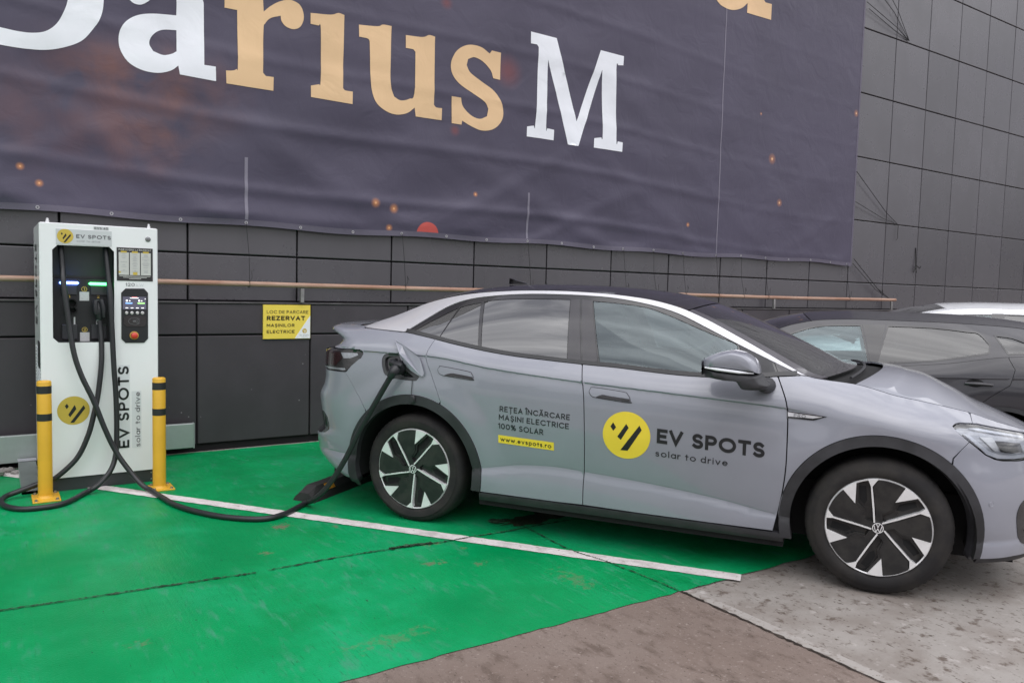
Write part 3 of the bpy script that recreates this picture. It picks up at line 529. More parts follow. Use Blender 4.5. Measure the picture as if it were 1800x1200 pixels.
def banner_letter(key,holes=()):
    c,p=LT[key]; p=resample(dedupe(smooth_poly(p)),.07); hs=[resample(dedupe(smooth_poly(LT[h][1])),.07) for h in holes]
    P,T=grid_tri(p,.06,hs); mb=MB(); mb.add(bp_(P[:,0],P[:,1],.0035),[tuple(t) for t in T]); mb.build('letter',M_bw if c=='white' else M_bt,ban,angle=180)
for k,h in (('D',('Dh',)),('a',('ah',)),('r',()),('i',()),('u',()),('s',()),('M',()),('d',())): banner_letter(k,h)
M_eye=mat('eyelet_metal',(.6,.6,.62),rough=.3,metal=.9,var=.1)
GR=[-.75,-.2,.325,.861,1.407,1.975,2.490,3.023,3.561,4.086,4.597,5.152,5.646,6.134,6.614,7.131,7.669,8.308,8.822,9.352,9.88,10.404,10.9,11.337]
for x in GR:
    mb=MB(); p=bp_(x,2.098,.004); mb.lathe([(.0075,0),(.0075,-.002),(.0145,-.002),(.0145,0)],lambda a,b,h,p=p:(p[0]+a,p[1]+h,p[2]+b),14); mb.build('eyelet',M_eye,ban)
    mb=MB(); mb.lathe([(.0105,-.001),(.0001,-.001)],lambda a,b,h,p=p:(p[0]+a,p[1]+h,p[2]+b),10); 
M_rope=mat('black_cord',(.012,.012,.013),rough=.85,var=.2)
def rope(pts,r,label,group,knot=None):
    mb=MB(); mb.tube(pts,r,6)
    if knot:
        for q in knot: mb.tube(q,r*.9,5)
    o=mb.build('cord',M_rope); tag(o,label,'cord',group); return o
for k,x in enumerate(GR):
    if k in (0,1,2,3,4,6,7,9,10,12,13,21,20,22): continue
    xb=x+.012*(k%3); y=7.425; zp=1.535; jx=x+.016
    loop=[[(jx,7.44-.06+.031*math.cos(a),zp+.031*math.sin(a)) for a in [i*math.pi/6 for i in range(13)]]]
    tail=[[(jx,7.35,1.56),(jx+.02,7.35,1.60),(jx+.015,7.352,1.66),(jx+.04,7.36,1.62+.05*(k%2))]]
    rope([(x,7.425,2.098),(xb,7.41,1.8),(jx,7.36,1.55)],.0024,'thin black cord tied straight down from a banner eyelet to the copper pipe','cords from banner hem to pipe',loop+tail)
for nm,pts in (('black cord pair stretched from the right banner edge to the middle wall anchor',[[(11.462,7.43,3.555),(12.4,7.46,2.98),(12.809,7.485,2.809)],[(11.476,7.43,3.081),(12.3,7.46,2.88),(12.809,7.485,2.809)],[(12.809,7.48,2.80),(12.79,7.47,2.66),(12.80,7.47,2.58),(12.76,7.47,2.55)]]),
 ('bundle of black cords stretched to the topmost wall anchor beside the banner',[[(11.488,7.43,6.179),(12.4,7.46,5.98),(12.825,7.485,5.853)],[(11.547,7.43,6.09),(12.3,7.46,5.93),(12.825,7.485,5.853)],[(11.47,7.43,6.55),(12.3,7.46,6.2),(12.825,7.485,5.853)],[(11.9,7.44,6.6),(12.4,7.46,6.25),(12.825,7.485,5.853)]]),
 ('black cord stretched from the lower banner corner down to the end of the copper pipe',[[(11.514,7.43,2.179),(12.2,7.42,1.72),(12.551,7.37,1.53)],[(11.49,7.43,2.105),(12.15,7.42,1.70),(12.551,7.37,1.53)],[(12.20,7.42,1.72),(12.36,7.41,1.61),(12.34,7.41,1.70)]])):
    rope(pts[0],.005,nm,None,pts[1:])
rope([(13.417,7.495,2.45),(13.42,7.48,2.2),(13.41,7.47,2.112),(13.44,7.47,2.02)],.008,'frayed black cord end hanging in a cladding joint right of the banner',None,[[(13.41,7.47,2.15),(13.52,7.46,2.1),(13.56,7.46,2.14)],[(13.41,7.47,2.12),(13.33,7.46,2.03)]])
# pipe
pipe=thing('pipe','long weathered copper coloured pipe running along the wall above the ledge','pipe',(0,7.38,1.535))
M_pipe=mat('weathered_copper_pipe',(.33,.175,.12),rough=.6,var=.3,vscale=3,vcol=(.43,.29,.22),stretch=(.5,3,3),bump=.1,bscale=30)
mb=MB(); mb.tube([(x,0,.004*math.sin(x*1.1)) for x in np.linspace(-6,12.68,50)],.0245,14); mb.build('tube',M_pipe,pipe)
for x in (-3.0,2.493,6.0,9.527,12.575):
    mb=MB(); mb.box(x-.018,x+.018,-.012,.02,-.163,-.026,bev=.003); mb.build('support',mat('galvanised_steel',(.33,.32,.32),rough=.5,metal=.6,var=.25,vscale=20),pipe)
# reserved parking sign
M_sy=mat('sign_yellow',(.88,.68,.10),rough=.35,var=.03); M_sw=mat('sign_white',(.85,.86,.88),rough=.35,var=.03); M_sk=mat('sign_print',(.05,.035,.01),rough=.5,var=.1); M_sg=mat('sign_grey_print',(.35,.35,.37),rough=.5,var=.1); M_so=mat('sign_ochre_print',(.62,.43,.08),rough=.5,var=.1)
sx0,sx1,sz0,sz1=2.128,2.583,1.024,1.347
sg=thing('parking_sign','yellow and white reserved parking sign for electric cars fixed to the dark wall','sign',(sx0,7.405,sz0))
SW,SH=sx1-sx0,sz1-sz0
mb=MB(); mb.box(0,SW,-.004,.014,0,SH,bev=.002); mb.build('board',M_sy,sg,smooth=False)
mb=MB(); mb.prism([(.663*SW,.003),(SW-.002,.003),(SW-.002,.69*SH)],lambda a,b,d:(a,d,b),-.004,-.0048); mb.build('white_corner',M_sw,sg,smooth=False)
F_=lambda a,b:(a,-.0056,b)
for tx,fx0,fx1,fy0,fy1,wt in (('LOC DE PARCARE',.072,.952,.748,.84,.15),('REZERVAT',.072,.883,.548,.678,.24),('MAȘINILOR',.072,.66,.356,.446,.19),('ELECTRICE',.072,.66,.168,.26,.19)):
    mb=MB(); put_text(mb,tx,F_,(fx0*SW,fy0*SH,fx1*SW,fy1*SH),wt,.2); mb.build('lettering',M_sk,sg,smooth=False)
mb=MB(); put_text(mb,'EV SPOTS',F_,(.772*SW,.085*SH,.965*SW,.118*SH),.16); mb.build('lettering',M_sg,sg,smooth=False)
mb=MB(); put_text(mb,'solar to drive',F_,(.82*SW,.05*SH,.93*SW,.072*SH),.13); mb.build('lettering',M_sg,sg,smooth=False)
def logo(mb_d,mb_b,fn,cx,cy,r,q=1):
    n=48; mb_d.add([fn(cx,cy,0)]+[fn(cx+r*math.cos(2*math.pi*i/n),cy+r*math.sin(2*math.pi*i/n),0) for i in range(n)],[(0,1+i,1+(i+1)%n) for i in range(n)])
    for P in ([(-.53,.34),(-.40,.51),(-.29,.30),(-.42,.13)],[(-.33,-.27),(-.22,-.46),(.17,.10),(.07,.40)],[(-.22,-.85),(.03,-.84),(.72,.12),(.62,.34)]):
        mb_b.add([fn(cx+a*r,cy+b*r,1) for a,b in P],[(0,1,2,3)])
d_,b_=MB(),MB(); logo(d_,b_,lambda a,b,k:(a,-.0056-.0006*k,b),.874*SW,.233*SH,.05*SW); d_.build('logo_disc',M_so,sg,smooth=False); b_.build('logo_bars',M_sw,sg,smooth=False)
# cable duct along the wall foot
M_duct=mat('galvanised_duct',(.40,.44,.43),rough=.42,metal=.35,var=.14,vscale=4,rvar=.1)
dt=thing('cable_duct','pale galvanised cable duct running along the wall foot behind the charger','cable duct',(0,7.29,0))
mb=MB(); mb.box(-6,1.486,0,.05,.07,.288,bev=.004); mb.build('duct_body',M_duct,dt,smooth=False)
mb=MB(); mb.box(1.482,1.494,-.004,.05,.066,.292,bev=.002); mb.build('end_cap',M_duct,dt,smooth=False)
for x in np.arange(-1,1.5,1.0):
    mb=MB(); mb.box(x-.03,x+.03,.01,.048,0,.069); mb.build('foot',M_void,dt,smooth=False)
cv=thing('cable_cover','grey metal cable cover sloping from the wall duct along the left charger side','cable cover',(0,0,0))
mb=MB(); mb.prism([(7.27,.012),(6.45,.012),(6.45,.03),(6.60,.045),(7.16,.098),(7.27,.10)],lambda a,b,d:(d,a,b),.16,.278); mb.prism([(7.27,.012),(6.45,.012),(6.45,.03),(6.60,.045),(7.16,.098),(7.27,.10)],lambda a,b,d:(d,a,b),.278,.16); mb.build('cover_body',M_duct,cv,smooth=False)
mb=MB(); mb.box(.155,.283,7.17,7.268,.101,.106); mb.build('top_flange',mat('flange_metal',(.5,.5,.55),rough=.4,metal=.4,var=.1),cv,smooth=False)
# loose stones at the wall foot
rs_=random.Random(9); M_stone=mat('grey_stone',(.27,.25,.24),rough=.9,var=.4,vscale=14,bump=.4,bscale=30)
for k,(x,y,s,lab) in enumerate([(.02,7.15,.05,'largest pale broken stone at the wall foot left of the charger'),(.10,7.24,.038,'rough grey stone under the duct beside the cable cover'),(-.07,7.22,.042,'grey stone at the left photo edge below the duct'),(.145,7.16,.03,'small stone touching the cable cover'),(.06,7.29,.03,'small dark stone hidden under the duct'),(-.12,7.12,.03,'outermost small stone left of the white line end')]):
    mb=MB(); V=[];F=[]; n1,n2=5,8
    for i in range(n1+1):
        th=math.pi*i/n1
        for j in range(n2):
            ph=2*math.pi*j/n2; rr=s*rs_.uniform(.75,1.15); V.append((x+rr*1.3*math.sin(th)*math.cos(ph),y+rr*math.sin(th)*math.sin(ph),.008+s*.5+rr*.7*math.cos(th)))
    F=[(i*n2+j,i*n2+(j+1)%n2,(i+1)*n2+(j+1)%n2,(i+1)*n2+j) for i in range(n1) for j in range(n2)]; mb.add(V,F); tag(mb.build('stone',M_stone,smooth=False),lab,'stone','loose stones at the wall foot')
# ------------------------------------------------------------------ charger
M_cw=mat('white_powder_coat',(.86,.87,.89),rough=.22,coat=.3,var=.03,vscale=2)
M_ck=mat('charger_black',(.02,.021,.025),rough=.4,var=.2,vscale=8); M_cgy=mat('charger_dark_panel',(.045,.047,.055),rough=.32,var=.15,vscale=4)
ch=thing('charging_station','tall white fast charging station with two black cables and lit status bars','charger',(0,6.43,0))
cx0,cx1,CD,CH=.287,1.055,.80,1.94
mb=MB()
rec=[(.366,1.749),(.398,1.784),(.729,1.786),(.759,1.752),(.757,1.118),(.757,1.087),(.398,1.089),(.364,1.123)]
rec=[(.366,1.749),(.398,1.784),(.729,1.786),(.759,1.752),(.757,1.087),(.398,1.089),(.364,1.123)]
outer=[(cx0+.006,.112),(cx1-.006,.112),(cx1-.006,CH-.006),(cx0+.006,CH-.006)]
P,T=grid_tri(outer,.2,[rec]); mb.add([(a,0,b) for a,b in P],[tuple(t) for t in T])
n=len(rec); mb.add([(a,0,b) for a,b in rec]+[(a,.13,b) for a,b in rec],[(i,(i+1)%n,n+(i+1)%n,n+i) for i in range(n)],1)
# bevelled shell
sh=[(cx0+.006,0),(cx0,.006),(cx0,CD),(cx1,CD),(cx1,.006),(cx1-.006,0)]
mb.add([(a,b,.106) for a,b in sh]+[(a,b,CH-.006) for a,b in sh],[(i,i+1,7+i,6+i) for i in range(5)])
mb.add([(cx0+.006,0,CH-.006),(cx1-.006,0,CH-.006),(cx1,.006,CH-.006),(cx1,CD,CH-.006),(cx0,CD,CH-.006),(cx0,.006,CH-.006),(cx0+.012,.012,CH),(cx1-.012,.012,CH),(cx1-.012,CD,CH),(cx0+.012,CD,CH)],[(0,1,7,6),(1,2,7),(2,3,8,7),(3,4,9,8),(4,5,6,9),(5,0,6),(6,7,8,9)])
mb.add([(cx0+.006,0,.106),(cx1-.006,0,.106),(cx1-.006,0,.112),(cx0+.006,0,.112)],[(0,1,2,3)])
mb.build('cabinet',[M_cw,M_ck],ch,smooth=False)
mb=MB(); mb.box(cx0+.012,cx1-.012,.014,CD-.01,.006,.108,bev=.003); mb.build('base_plinth',mat('plinth_grey',(.045,.047,.052),rough=.45,var=.15),ch,smooth=False)
for x in (cx0+.06,cx1-.05):
    for z in (.03,.08):
        mb=MB(); mb.lathe([(.006,0),(.006,-.003),(.0005,-.004)],lambda a,b,h,x=x,z=z:(x+a,.014+h,z+b),8); mb.build('plinth_screw',M_eye,ch)
# recess: upper sloping part and lower holster board
mb=MB(); mb.prism([(.355,1.55),(.77,1.55),(.77,1.80),(.355,1.80)],lambda a,b,d:(a,d+(.02 if b>1.6 else .06),b),.11,.06); mb.build('recess_hood',M_cgy,ch,smooth=False)
mb=MB(); mb.box(.355,.77,.10,.13,1.08,1.548); mb.build('holster_board',M_ck,ch,smooth=False)
for a_ in ((.425,.525,.078,.099,1.107,1.214),(.613,.715,.078,.099,1.107,1.214),(.425,.525,.088,.099,1.43,1.50),(.613,.735,.088,.099,1.43,1.50)):
    mb=MB(); mb.box(*a_,bev=.003); mb.build('holster_plate',M_cgy,ch,smooth=False)
led=MB(); led.box(.412,.536,.070,.099,1.507,1.526,bev=.008); led.build('status_light',mat('blue_led',(.2,.3,1),emit=(.16,.30,1.0),estr=9,var=.01),ch)
led=MB(); led.box(.600,.728,.070,.099,1.504,1.523,bev=.008); led.build('status_light',mat('green_led',(.2,1,.3),emit=(.10,1.0,.25),estr=6,var=.01),ch)
# blank white stickers (the codes on them are left out) and their round numbers
M_stk=mat('sticker_white',(.62,.63,.64),rough=.5,var=.12,vscale=120)
for (z0,z1,nm) in ((1.388,1.453,'1'),(1.09,1.155,'2')):
    mb=MB(); mb.box(.541,.603,.0965,.0995,z0,z1); mb.build('sticker',M_stk,ch,smooth=False)
    mb=MB(); V,F=ribbon(arc(.572,z1+.02,.017,.017,0,360,20),.004,0); mb.add([(a,.099,b) for a,b in V],F); put_text(mb,nm,lambda a,b:(a,.0988,b),(.568 if nm=='1' else .564,z1+.010,.577 if nm=='1' else .581,z1+.030),.2); mb.build('number_mark',mat('gold_print',(.55,.40,.08),rough=.4,var=.05),ch,smooth=False)
for x,nm in ((.477,'1'),(.662,'2')):
    mb=MB(); put_text(mb,nm,lambda a,b:(a,.0985,b),(x-.008,1.408,x+.004+.006*(nm=='2'),1.432),.18); mb.build('number_mark',MATS['gold_print'],ch,smooth=False)
for a_ in ((.458,.474,.0955,.0985,1.205,1.268),(.502,.512,.0955,.0985,1.215,1.268),(.648,.668,.0955,.0985,1.205,1.268)):
    mb=MB(); mb.box(*a_); mb.build('holster_label',M_stk,ch,smooth=False)
# empty holster socket (left)
mb=MB(); mb.lathe([(.034,.0),(.034,-.03),(.027,-.03),(.027,-.002),(.0005,-.002)],lambda a,b,h:(.490+a,.098+h,1.367+b),24); mb.lathe([(.036,.0),(.036,-.03),(.029,-.03),(.029,-.002),(.0005,-.002)],lambda a,b,h:(.485+1.1*a,.098+h,1.318+.75*b),24); mb.build('plug_socket',M_void,ch)
# logo plate, lettering
mb=MB(); mb.box(.389,.744,-.003,0,1.791,1.899); mb.build('logo_plate',mat('pale_grey_plate',(.58,.60,.62),rough=.4,var=.03),ch,smooth=False)
FC=lambda a,b:(a,-.0042,b)
M_gold=mat('dull_yellow_vinyl',(.60,.44,.07),rough=.4,var=.05)
d_,b_=MB(),MB(); fnl=lambda a,b,k:(a,-.004-.0008*k,b); logo(d_,b_,fnl,.447,1.848,.051); d_.build('logo_disc',M_gold,ch,smooth=False); b_.build('logo_bars',M_letter,ch,smooth=False)
d_,b_=MB(),MB(); fnl=lambda a,b,k:(a,-.001-.0008*k,b); logo(d_,b_,fnl,.487,.594,.104); d_.build('logo_disc',M_gold,ch,smooth=False); b_.build('logo_bars',M_letter,ch,smooth=False)
M_gp=mat('grey_print',(.12,.12,.135),rough=.5,var=.05); M_lg=mat('light_grey_print',(.38,.39,.41),rough=.5,var=.05)
mb=MB(); put_text(mb,'EV SPOTS',FC,(.516,1.838,.738,1.865),.20); mb.build('lettering',M_gp,ch,smooth=False)
mb=MB(); put_text(mb,'solar to drive',FC,(.518,1.812,.668,1.826),.14); mb.build('lettering',M_lg,ch,smooth=False)
mb=MB(); mb.box(.627,.725,-.0012,0,1.905,1.929); mb.build('label_plate',mat('label_grey',(.55,.56,.58),rough=.4,var=.03),ch,smooth=False)
mb=MB(); put_text(mb,'EVS 45',lambda a,b:(a,-.0025,b),(.633,1.909,.719,1.925),.16); mb.build('lettering',M_gp,ch,smooth=False)
mb=MB(); put_text(mb,'120',lambda a,b:(a,-.0025,b),(.834,1.502,.895,1.526),.13); mb.build('lettering',M_gp,ch,smooth=False)
mb=MB(); put_text(mb,'kW',lambda a,b:(a,-.0025,b),(.905,1.502,.958,1.524),.11); mb.build('lettering',mat('faint_print',(.66,.67,.69),rough=.5,var=.02),ch,smooth=False)
for a_ in ((.779,.858,-.0012,0,.285,.915),(.870,.936,-.0012,0,.285,.716)):
    mb=MB(); mb.box(*a_); mb.build('label_plate',mat('clear_label',(.70,.72,.75),rough=.3,var=.02),ch,smooth=False)
rotf=lambda a,b:(.852-b,-.0025,a)
mb=MB(); put_text(mb,'EV SPOTS',rotf,(.290,0,.905,.075),.20); mb.build('lettering',M_letter,ch,smooth=False)
rotf2=lambda a,b:(.927-b,-.0025,a)
mb=MB(); put_text(mb,'solar to drive',rotf2,(.292,0,.708,.034),.14); mb.build('lettering',M_gp,ch,smooth=False)
# lock
mb=MB(); mb.lathe([(.019,0),(.019,-.004),(.013,-.006),(.0005,-.006)],lambda a,b,h:(.988+a,h,1.856+b),20); mb.box(.982,.996,-.0075,-.006,1.853,1.862); mb.build('lock',mat('lock_metal',(.28,.29,.3),rough=.35,metal=.8,var=.1),ch)
# poster
mb=MB(); mb.box(.776,1.020,-.003,0,1.542,1.787); mb.build('instruction_poster',mat('poster_dark',(.03,.027,.03),rough=.4,var=.1),ch,smooth=False)
for k in range(3):
    mb=MB(); xa=.789+k*.0745; mb.box(xa,xa+.068,-.0045,-.003,1.585,1.752)
    mb.build('poster_column',mat('poster_pale',(.58,.58,.56),rough=.4,var=.06),ch,smooth=False)
mb=MB(); rr=random.Random(4)
for k in range(3):
    xa=.789+k*.0745; z=1.735
    while z>1.60:
        w=rr.uniform(.25,.85)*.06; x_=xa+.034-w/2
        if rr.random()<.75: mb.box(x_,x_+w,-.0052,-.0045,z,z+.003)
        z-=rr.choice((.006,.006,.010,.014))
mb.build('poster_print',M_lg,ch,smooth=False)
mb=MB()
for k in range(3):
    xa=.789+k*.0745; mb.box(xa+.014,xa+.054,-.0056,-.0045,1.749,1.761)
mb.box(.788,.802,-.0056,-.0045,1.60,1.612); mb.box(.884,.914,-.0056,-.0045,1.587,1.607); mb.build('poster_tab',M_gold,ch,smooth=False)
mb=MB(); put_text(mb,'PUNE MAȘINA LA ÎNCĂRCAT',lambda a,b:(a,-.0042,b),(.788,1.766,1.008,1.777),.17); mb.build('poster_heading',mat('poster_white',(.7,.7,.68),rough=.4,var=.02),ch,smooth=False); mb=MB()
for z,w in ((1.575,.21),(1.566,.16),(1.556,.08)): mb.box(.898-w/2,.898+w/2,-.0036,-.003,z,z+.003)
mb.build('poster_footer',MATS['poster_white'],ch,smooth=False)
# control panel
cp=[(.833,1.485),(.959,1.487),(.986,1.455),(.985,1.110),(.957,1.079),(.831,1.080),(.803,1.110),(.804,1.453)]
mb=MB(); mb.prism(cp[::-1],lambda a,b,d:(a,d,b),0,-.004); mb.build('control_panel',M_ck,ch,smooth=False)
mb=MB(); mb.box(.814,.973,-.0055,-.004,1.331,1.425); mb.build('screen',mat('screen_dark',(.03,.03,.045),rough=.15,emit=(.12,.12,.17),estr=.8,var=.1),ch,smooth=False)
mb=MB(); mb.box(.862,.922,-.0062,-.0055,1.412,1.417); mb.box(.835,.847,-.0062,-.0055,1.388,1.402); mb.box(.856,.865,-.0062,-.0055,1.390,1.398); mb.box(.919,.930,-.0062,-.0055,1.388,1.402); mb.box(.937,.946,-.0062,-.0055,1.390,1.398); mb.box(.963,.969,-.0062,-.0055,1.406,1.412)
for x in (.832,.867,.903,.939): mb.box(x,x+.018,-.0062,-.0055,1.338,1.344)
mb.build('screen_mark',mat('screen_white',(.9,.9,.9),emit=(.9,.88,.92),estr=1.0,var=.01),ch,smooth=False)
mb=MB(); mb.box(.832,.878,-.0062,-.0055,1.372,1.381); mb.build('screen_bar',mat('screen_blue',(.2,.4,.9),emit=(.25,.45,1),estr=1.2,var=.01),ch,smooth=False)
mb=MB(); mb.box(.914,.962,-.0062,-.0055,1.372,1.381); mb.build('screen_bar',mat('screen_green',(.3,.8,.2),emit=(.45,.9,.3),estr=1.2,var=.01),ch,smooth=False)
mb=MB(); mb.box(.875,.912,-.0062,-.0055,1.419,1.423); mb.build('screen_bar',mat('screen_red',(.8,.2,.2),emit=(1,.3,.3),estr=1,var=.01),ch,smooth=False)
for x in (.839,.875,.912,.947):
    mb=MB(); mb.lathe([(.012,-.003),(.012,-.008),(.009,-.011),(.0005,-.011)],lambda a,b,h,x=x:(x+a,h,1.303+b),18); mb.build('button',mat('button_steel',(.7,.7,.7),rough=.25,metal=.6,var=.05),ch)
rd=[(.82,1.268),(.835,1.284),(.958,1.284),(.973,1.268),(.973,1.22),(.957,1.202),(.836,1.202),(.82,1.22)]
mb=MB(); mb.prism(rd[::-1],lambda a,b,d:(a,d,b),-.003,-.009); mb.build('card_reader',M_black,ch,smooth=False)
mb=MB()
for r_ in (.014,.022): 
    V,F=ribbon(arc(.892,1.243,r_*1.4,r_,-55,55),.003,0); mb.add([(a,-.0098,b) for a,b in V],F)
V,F=ribbon(arc(.892,1.243,.042,.026,30,330),.003,0); mb.add([(a,-.0098,b) for a,b in V],F); mb.box(.880,.902,-.0098,-.009,1.235,1.251); mb.build('tap_symbol',mat('reader_grey',(.12,.12,.13),rough=.4,var=.1),ch,smooth=False)
mb=MB(); mb.lathe([(.031,-.003),(.031,-.008),(.024,-.009)],lambda a,b,h:(.889+a,h,1.135+b),28); mb.build('stop_button_ring',mat('amber_ring',(.55,.33,.06),rough=.4,var=.1),ch)
mb=MB(); mb.lathe([(.015,-.006),(.015,-.018),(.023,-.02),(.023,-.03),(.017,-.035),(.0005,-.036)],lambda a,b,h:(.889+a,h,1.135+b),28); mb.build('stop_button',mat('stop_red',(.62,.05,.03),rough=.35,coat=.3,var=.05),ch)
# lifting eyes, side vent and side lettering
for x in (.341,1.0):
    mb=MB(); mb.lathe([(.012,0),(.012,.014),(.008,.018),(.008,.03),(.0005,.034)],lambda a,b,h,x=x:(x+a,.04+b,CH-.001+h),14); mb.build('lifting_bolt',mat('bolt_white',(.7,.7,.72),rough=.4,var=.05),ch)
mb=MB()
for k in range(34): mb.box(cx0-.004,cx0+.001,.08,.62,.16+k*.026,.172+k*.026)
mb.build('vent_louvres',mat('louvre_white',(.62,.64,.67),rough=.35,var=.05),ch,smooth=False)
mb=MB(); mb.box(cx0-.006,cx0+.001,.06,.26,.90,1.09,bev=.002); mb.build('side_latch',M_ck,ch,smooth=False)
mb=MB(); put_text(mb,'EV SPOTS',lambda a,b:(cx0-.0015,.62-b,a),(1.20,0,1.80,.26),.18); mb.build('lettering',M_letter,ch,smooth=False)
# cables
M_cab=mat('black_cable',(.019,.02,.023),rough=.42,var=.15,vscale=20)
cy=6.43
CA=[(.422,6.53,1.80),(.424,6.50,1.765),(.431,6.47,1.626),(.434,6.42,1.504),(.463,6.38,1.222),(.487,6.35,1.020),(.531,6.33,.857),(.606,6.31,.671),(.676,6.29,.461),(.746,6.27,.291),(.833,6.22,.145),(.898,6.15,.06),(.950,6.07,.030),(.985,5.85,.027),(1.03,5.603,.027),(1.127,5.366,.027),(1.26,5.162,.027),(1.44,5.021,.027),(1.602,5.063,.027),(1.80,5.235,.030)]
def car2world(x,w,z):
    d=np.array((.558053,-.829805)); nn=np.array((-.829805,-.558053)); o=np.array((3.03458,5.05903)); p=o+d*x+nn*w; return (p[0],p[1],z)
CA+=[car2world(*q) for q in [(-.74,.97,.075),(-.60,1.0,.190),(-.465,1.0,.382),(-.356,1.0,.585),(-.271,1.0,.724),(-.186,1.0,.862),(-.140,1.0,.935),(-.105,1.0,.990)]]
CB=[(.712,6.53,1.80),(.712,6.50,1.777),(.722,6.45,1.58),(.731,6.40,1.346),(.744,6.37,.93),(.756,6.36,.68),(.757,6.345,.424),(.745,6.32,.261),(.710,6.29,.164),(.644,6.26,.086),(.595,6.25,.05),(.539,6.235,.028),(.382,5.995,.027),(.184,5.964,.027),(.075,6.07,.027),(.035,6.22,.03),(.064,6.33,.039),(.131,6.36,.055),(.233,6.37,.085),(.32,6.36,.118),(.372,6.35,.135),(.498,6.35,.258),(.571,6.35,.418),(.613,6.36,.58),(.642,6.38,.722),(.666,6.40,.93),(.671,6.43,1.09),(.668,6.45,1.18),(.664,6.46,1.245)]
for nm,P in (('charging_cable',CA),('charging_cable',CB)):
    mb=MB(); mb.tube([(a,b-cy,c) for a,b,c in spline(P,9)],.0185,14); cb_=mb.build(nm,M_cab,ch)
    if P is CB:
        mb=MB(); mb.tube([(a,b-cy,c) for a,b,c in spline([(.664,6.46,1.25),(.660,6.465,1.30),(.655,6.475,1.35),(.650,6.485,1.395)],6)],[.022,.024,.026,.028,.03,.033,.036,.037,.038,.039,.039,.038,.038,.037,.036,.034,.032,.03,.02][:19],14)
        mb.tube([(.640,6.46-cy,1.39),(.638,6.45-cy,1.34),(.642,6.45-cy,1.29)],[.02,.022,.018],10); mb.tube([(.675,6.44-cy,1.40),(.688,6.425-cy,1.34),(.690,6.43-cy,1.27)],[.018,.019,.014],10); mb.build('charging_plug',M_ck,cb_)
    else:
        cplug=cb_
# ------------------------------------------------------------------ bollards
M_by=mat('yellow_bollard_paint',(.72,.40,.03),rough=.38,var=.08,vscale=6,bump=.06,bscale=25); M_bk=mat('black_band',(.025,.025,.027),rough=.45,var=.15)
def bollard(x,y,px0,px1,py0,py1,label,rot):
    t=thing('bollard',label,'bollard',(x,y,.008),0,'yellow bollards in front of the charger')
    mb=MB(); mb.lathe([(.0455,0.0),(.0455,.812),(.043,.818),(.036,.822),(.0005,.823)],lambda a,b,h:(a,b,h+.008),40); mb.build('post',M_by,t,angle=50)
    for z0,z1 in ((.742,.795),(.552,.602)):
        mb=MB(); mb.lathe([(.0456,z0),(.0463,z0),(.0463,z1),(.0456,z1)],lambda a,b,h:(a,b,h),40); mb.build('band',M_bk,t)
    mb=MB(); mb.box(px0-x,px1-x,py0-y,py1-y,.0,.011,bev=.002)
    pl=mb.build('base_plate',M_by,t,smooth=False)
    mb=MB(); mb.lathe([(.058,.011),(.049,.018),(.0456,.03)],lambda a,b,h:(a,b,h),40); mb.build('weld_collar',M_by,t)
    for bx_,by_ in ((px0+.022,py0+.022),(px1-.022,py0+.022),(px0+.022,py1-.022),(px1-.022,py1-.022)):
        mb=MB(); mb.lathe([(.0125,.011),(.0125,.013),(.009,.013),(.009,.023),(.006,.024),(.0005,.024)],lambda a,b,h:(bx_-x+a,by_-y+b,h),6); mb.build('bolt',mat('bolt_steel',(.42,.40,.38),rough=.4,metal=.8,var=.3,vscale=60),pl,smooth=False)
    return t
bollard(.297,6.27,.215,.385,6.148,6.40,'yellow bollard with black bands before the left charger corner, inside the cable loop',0)
bollard(1.022,6.20,.955,1.115,6.10,6.30,'yellow bollard with black bands before the right charger corner, on the white line',0)
# ------------------------------------------------------------------ wheel stop
WR=math.atan2(-.829805,.558053)
ws=thing('wheel_stop','black rubber wheel stop with amber reflectors on the green paint behind the rear wheel','wheel stop',(3.03458,5.05903,.008),WR)
M_ws=mat('black_rubber_block',(.028,.027,.028),rough=.7,var=.25,vscale=12,bump=.2,bscale=90,bdist=.003)
sec=[(-1.01,0),(-.825,0),(-.845,.055),(-.875,.10),(-.955,.10),(-.99,.05)]
mb=MB(); ys=[-.835,-.745,.84,.93]; V=[]
for y in ys:
    k=0 if y in(-.745,.84) else 1
    for a,b in sec: V.append((a,y,b*(.62 if k else 1)))
n=len(sec); F=[(j*n+i,j*n+(i+1)%n,(j+1)*n+(i+1)%n,(j+1)*n+i) for j in range(3) for i in range(n)]+[tuple(range(n-1,-1,-1)),tuple(range(3*n,4*n))]
mb.add(V,F); mb.build('stop_body',M_ws,ws,smooth=False)
M_amb=mat('amber_reflector',(.52,.24,.03),rough=.35,var=.25,vscale=40)
for y in (-.61,-.1,.35):
    mb=MB(); f=lambda t_,y_:(-.845-.030*t_+.0025,y_,.055+.045*t_)
    mb.add([f(.0,y-.055),f(.0,y+.055),f(.95,y+.055),f(.95,y-.055)],[(0,1,2,3)]); mb.build('reflector',M_amb,ws,smooth=False)
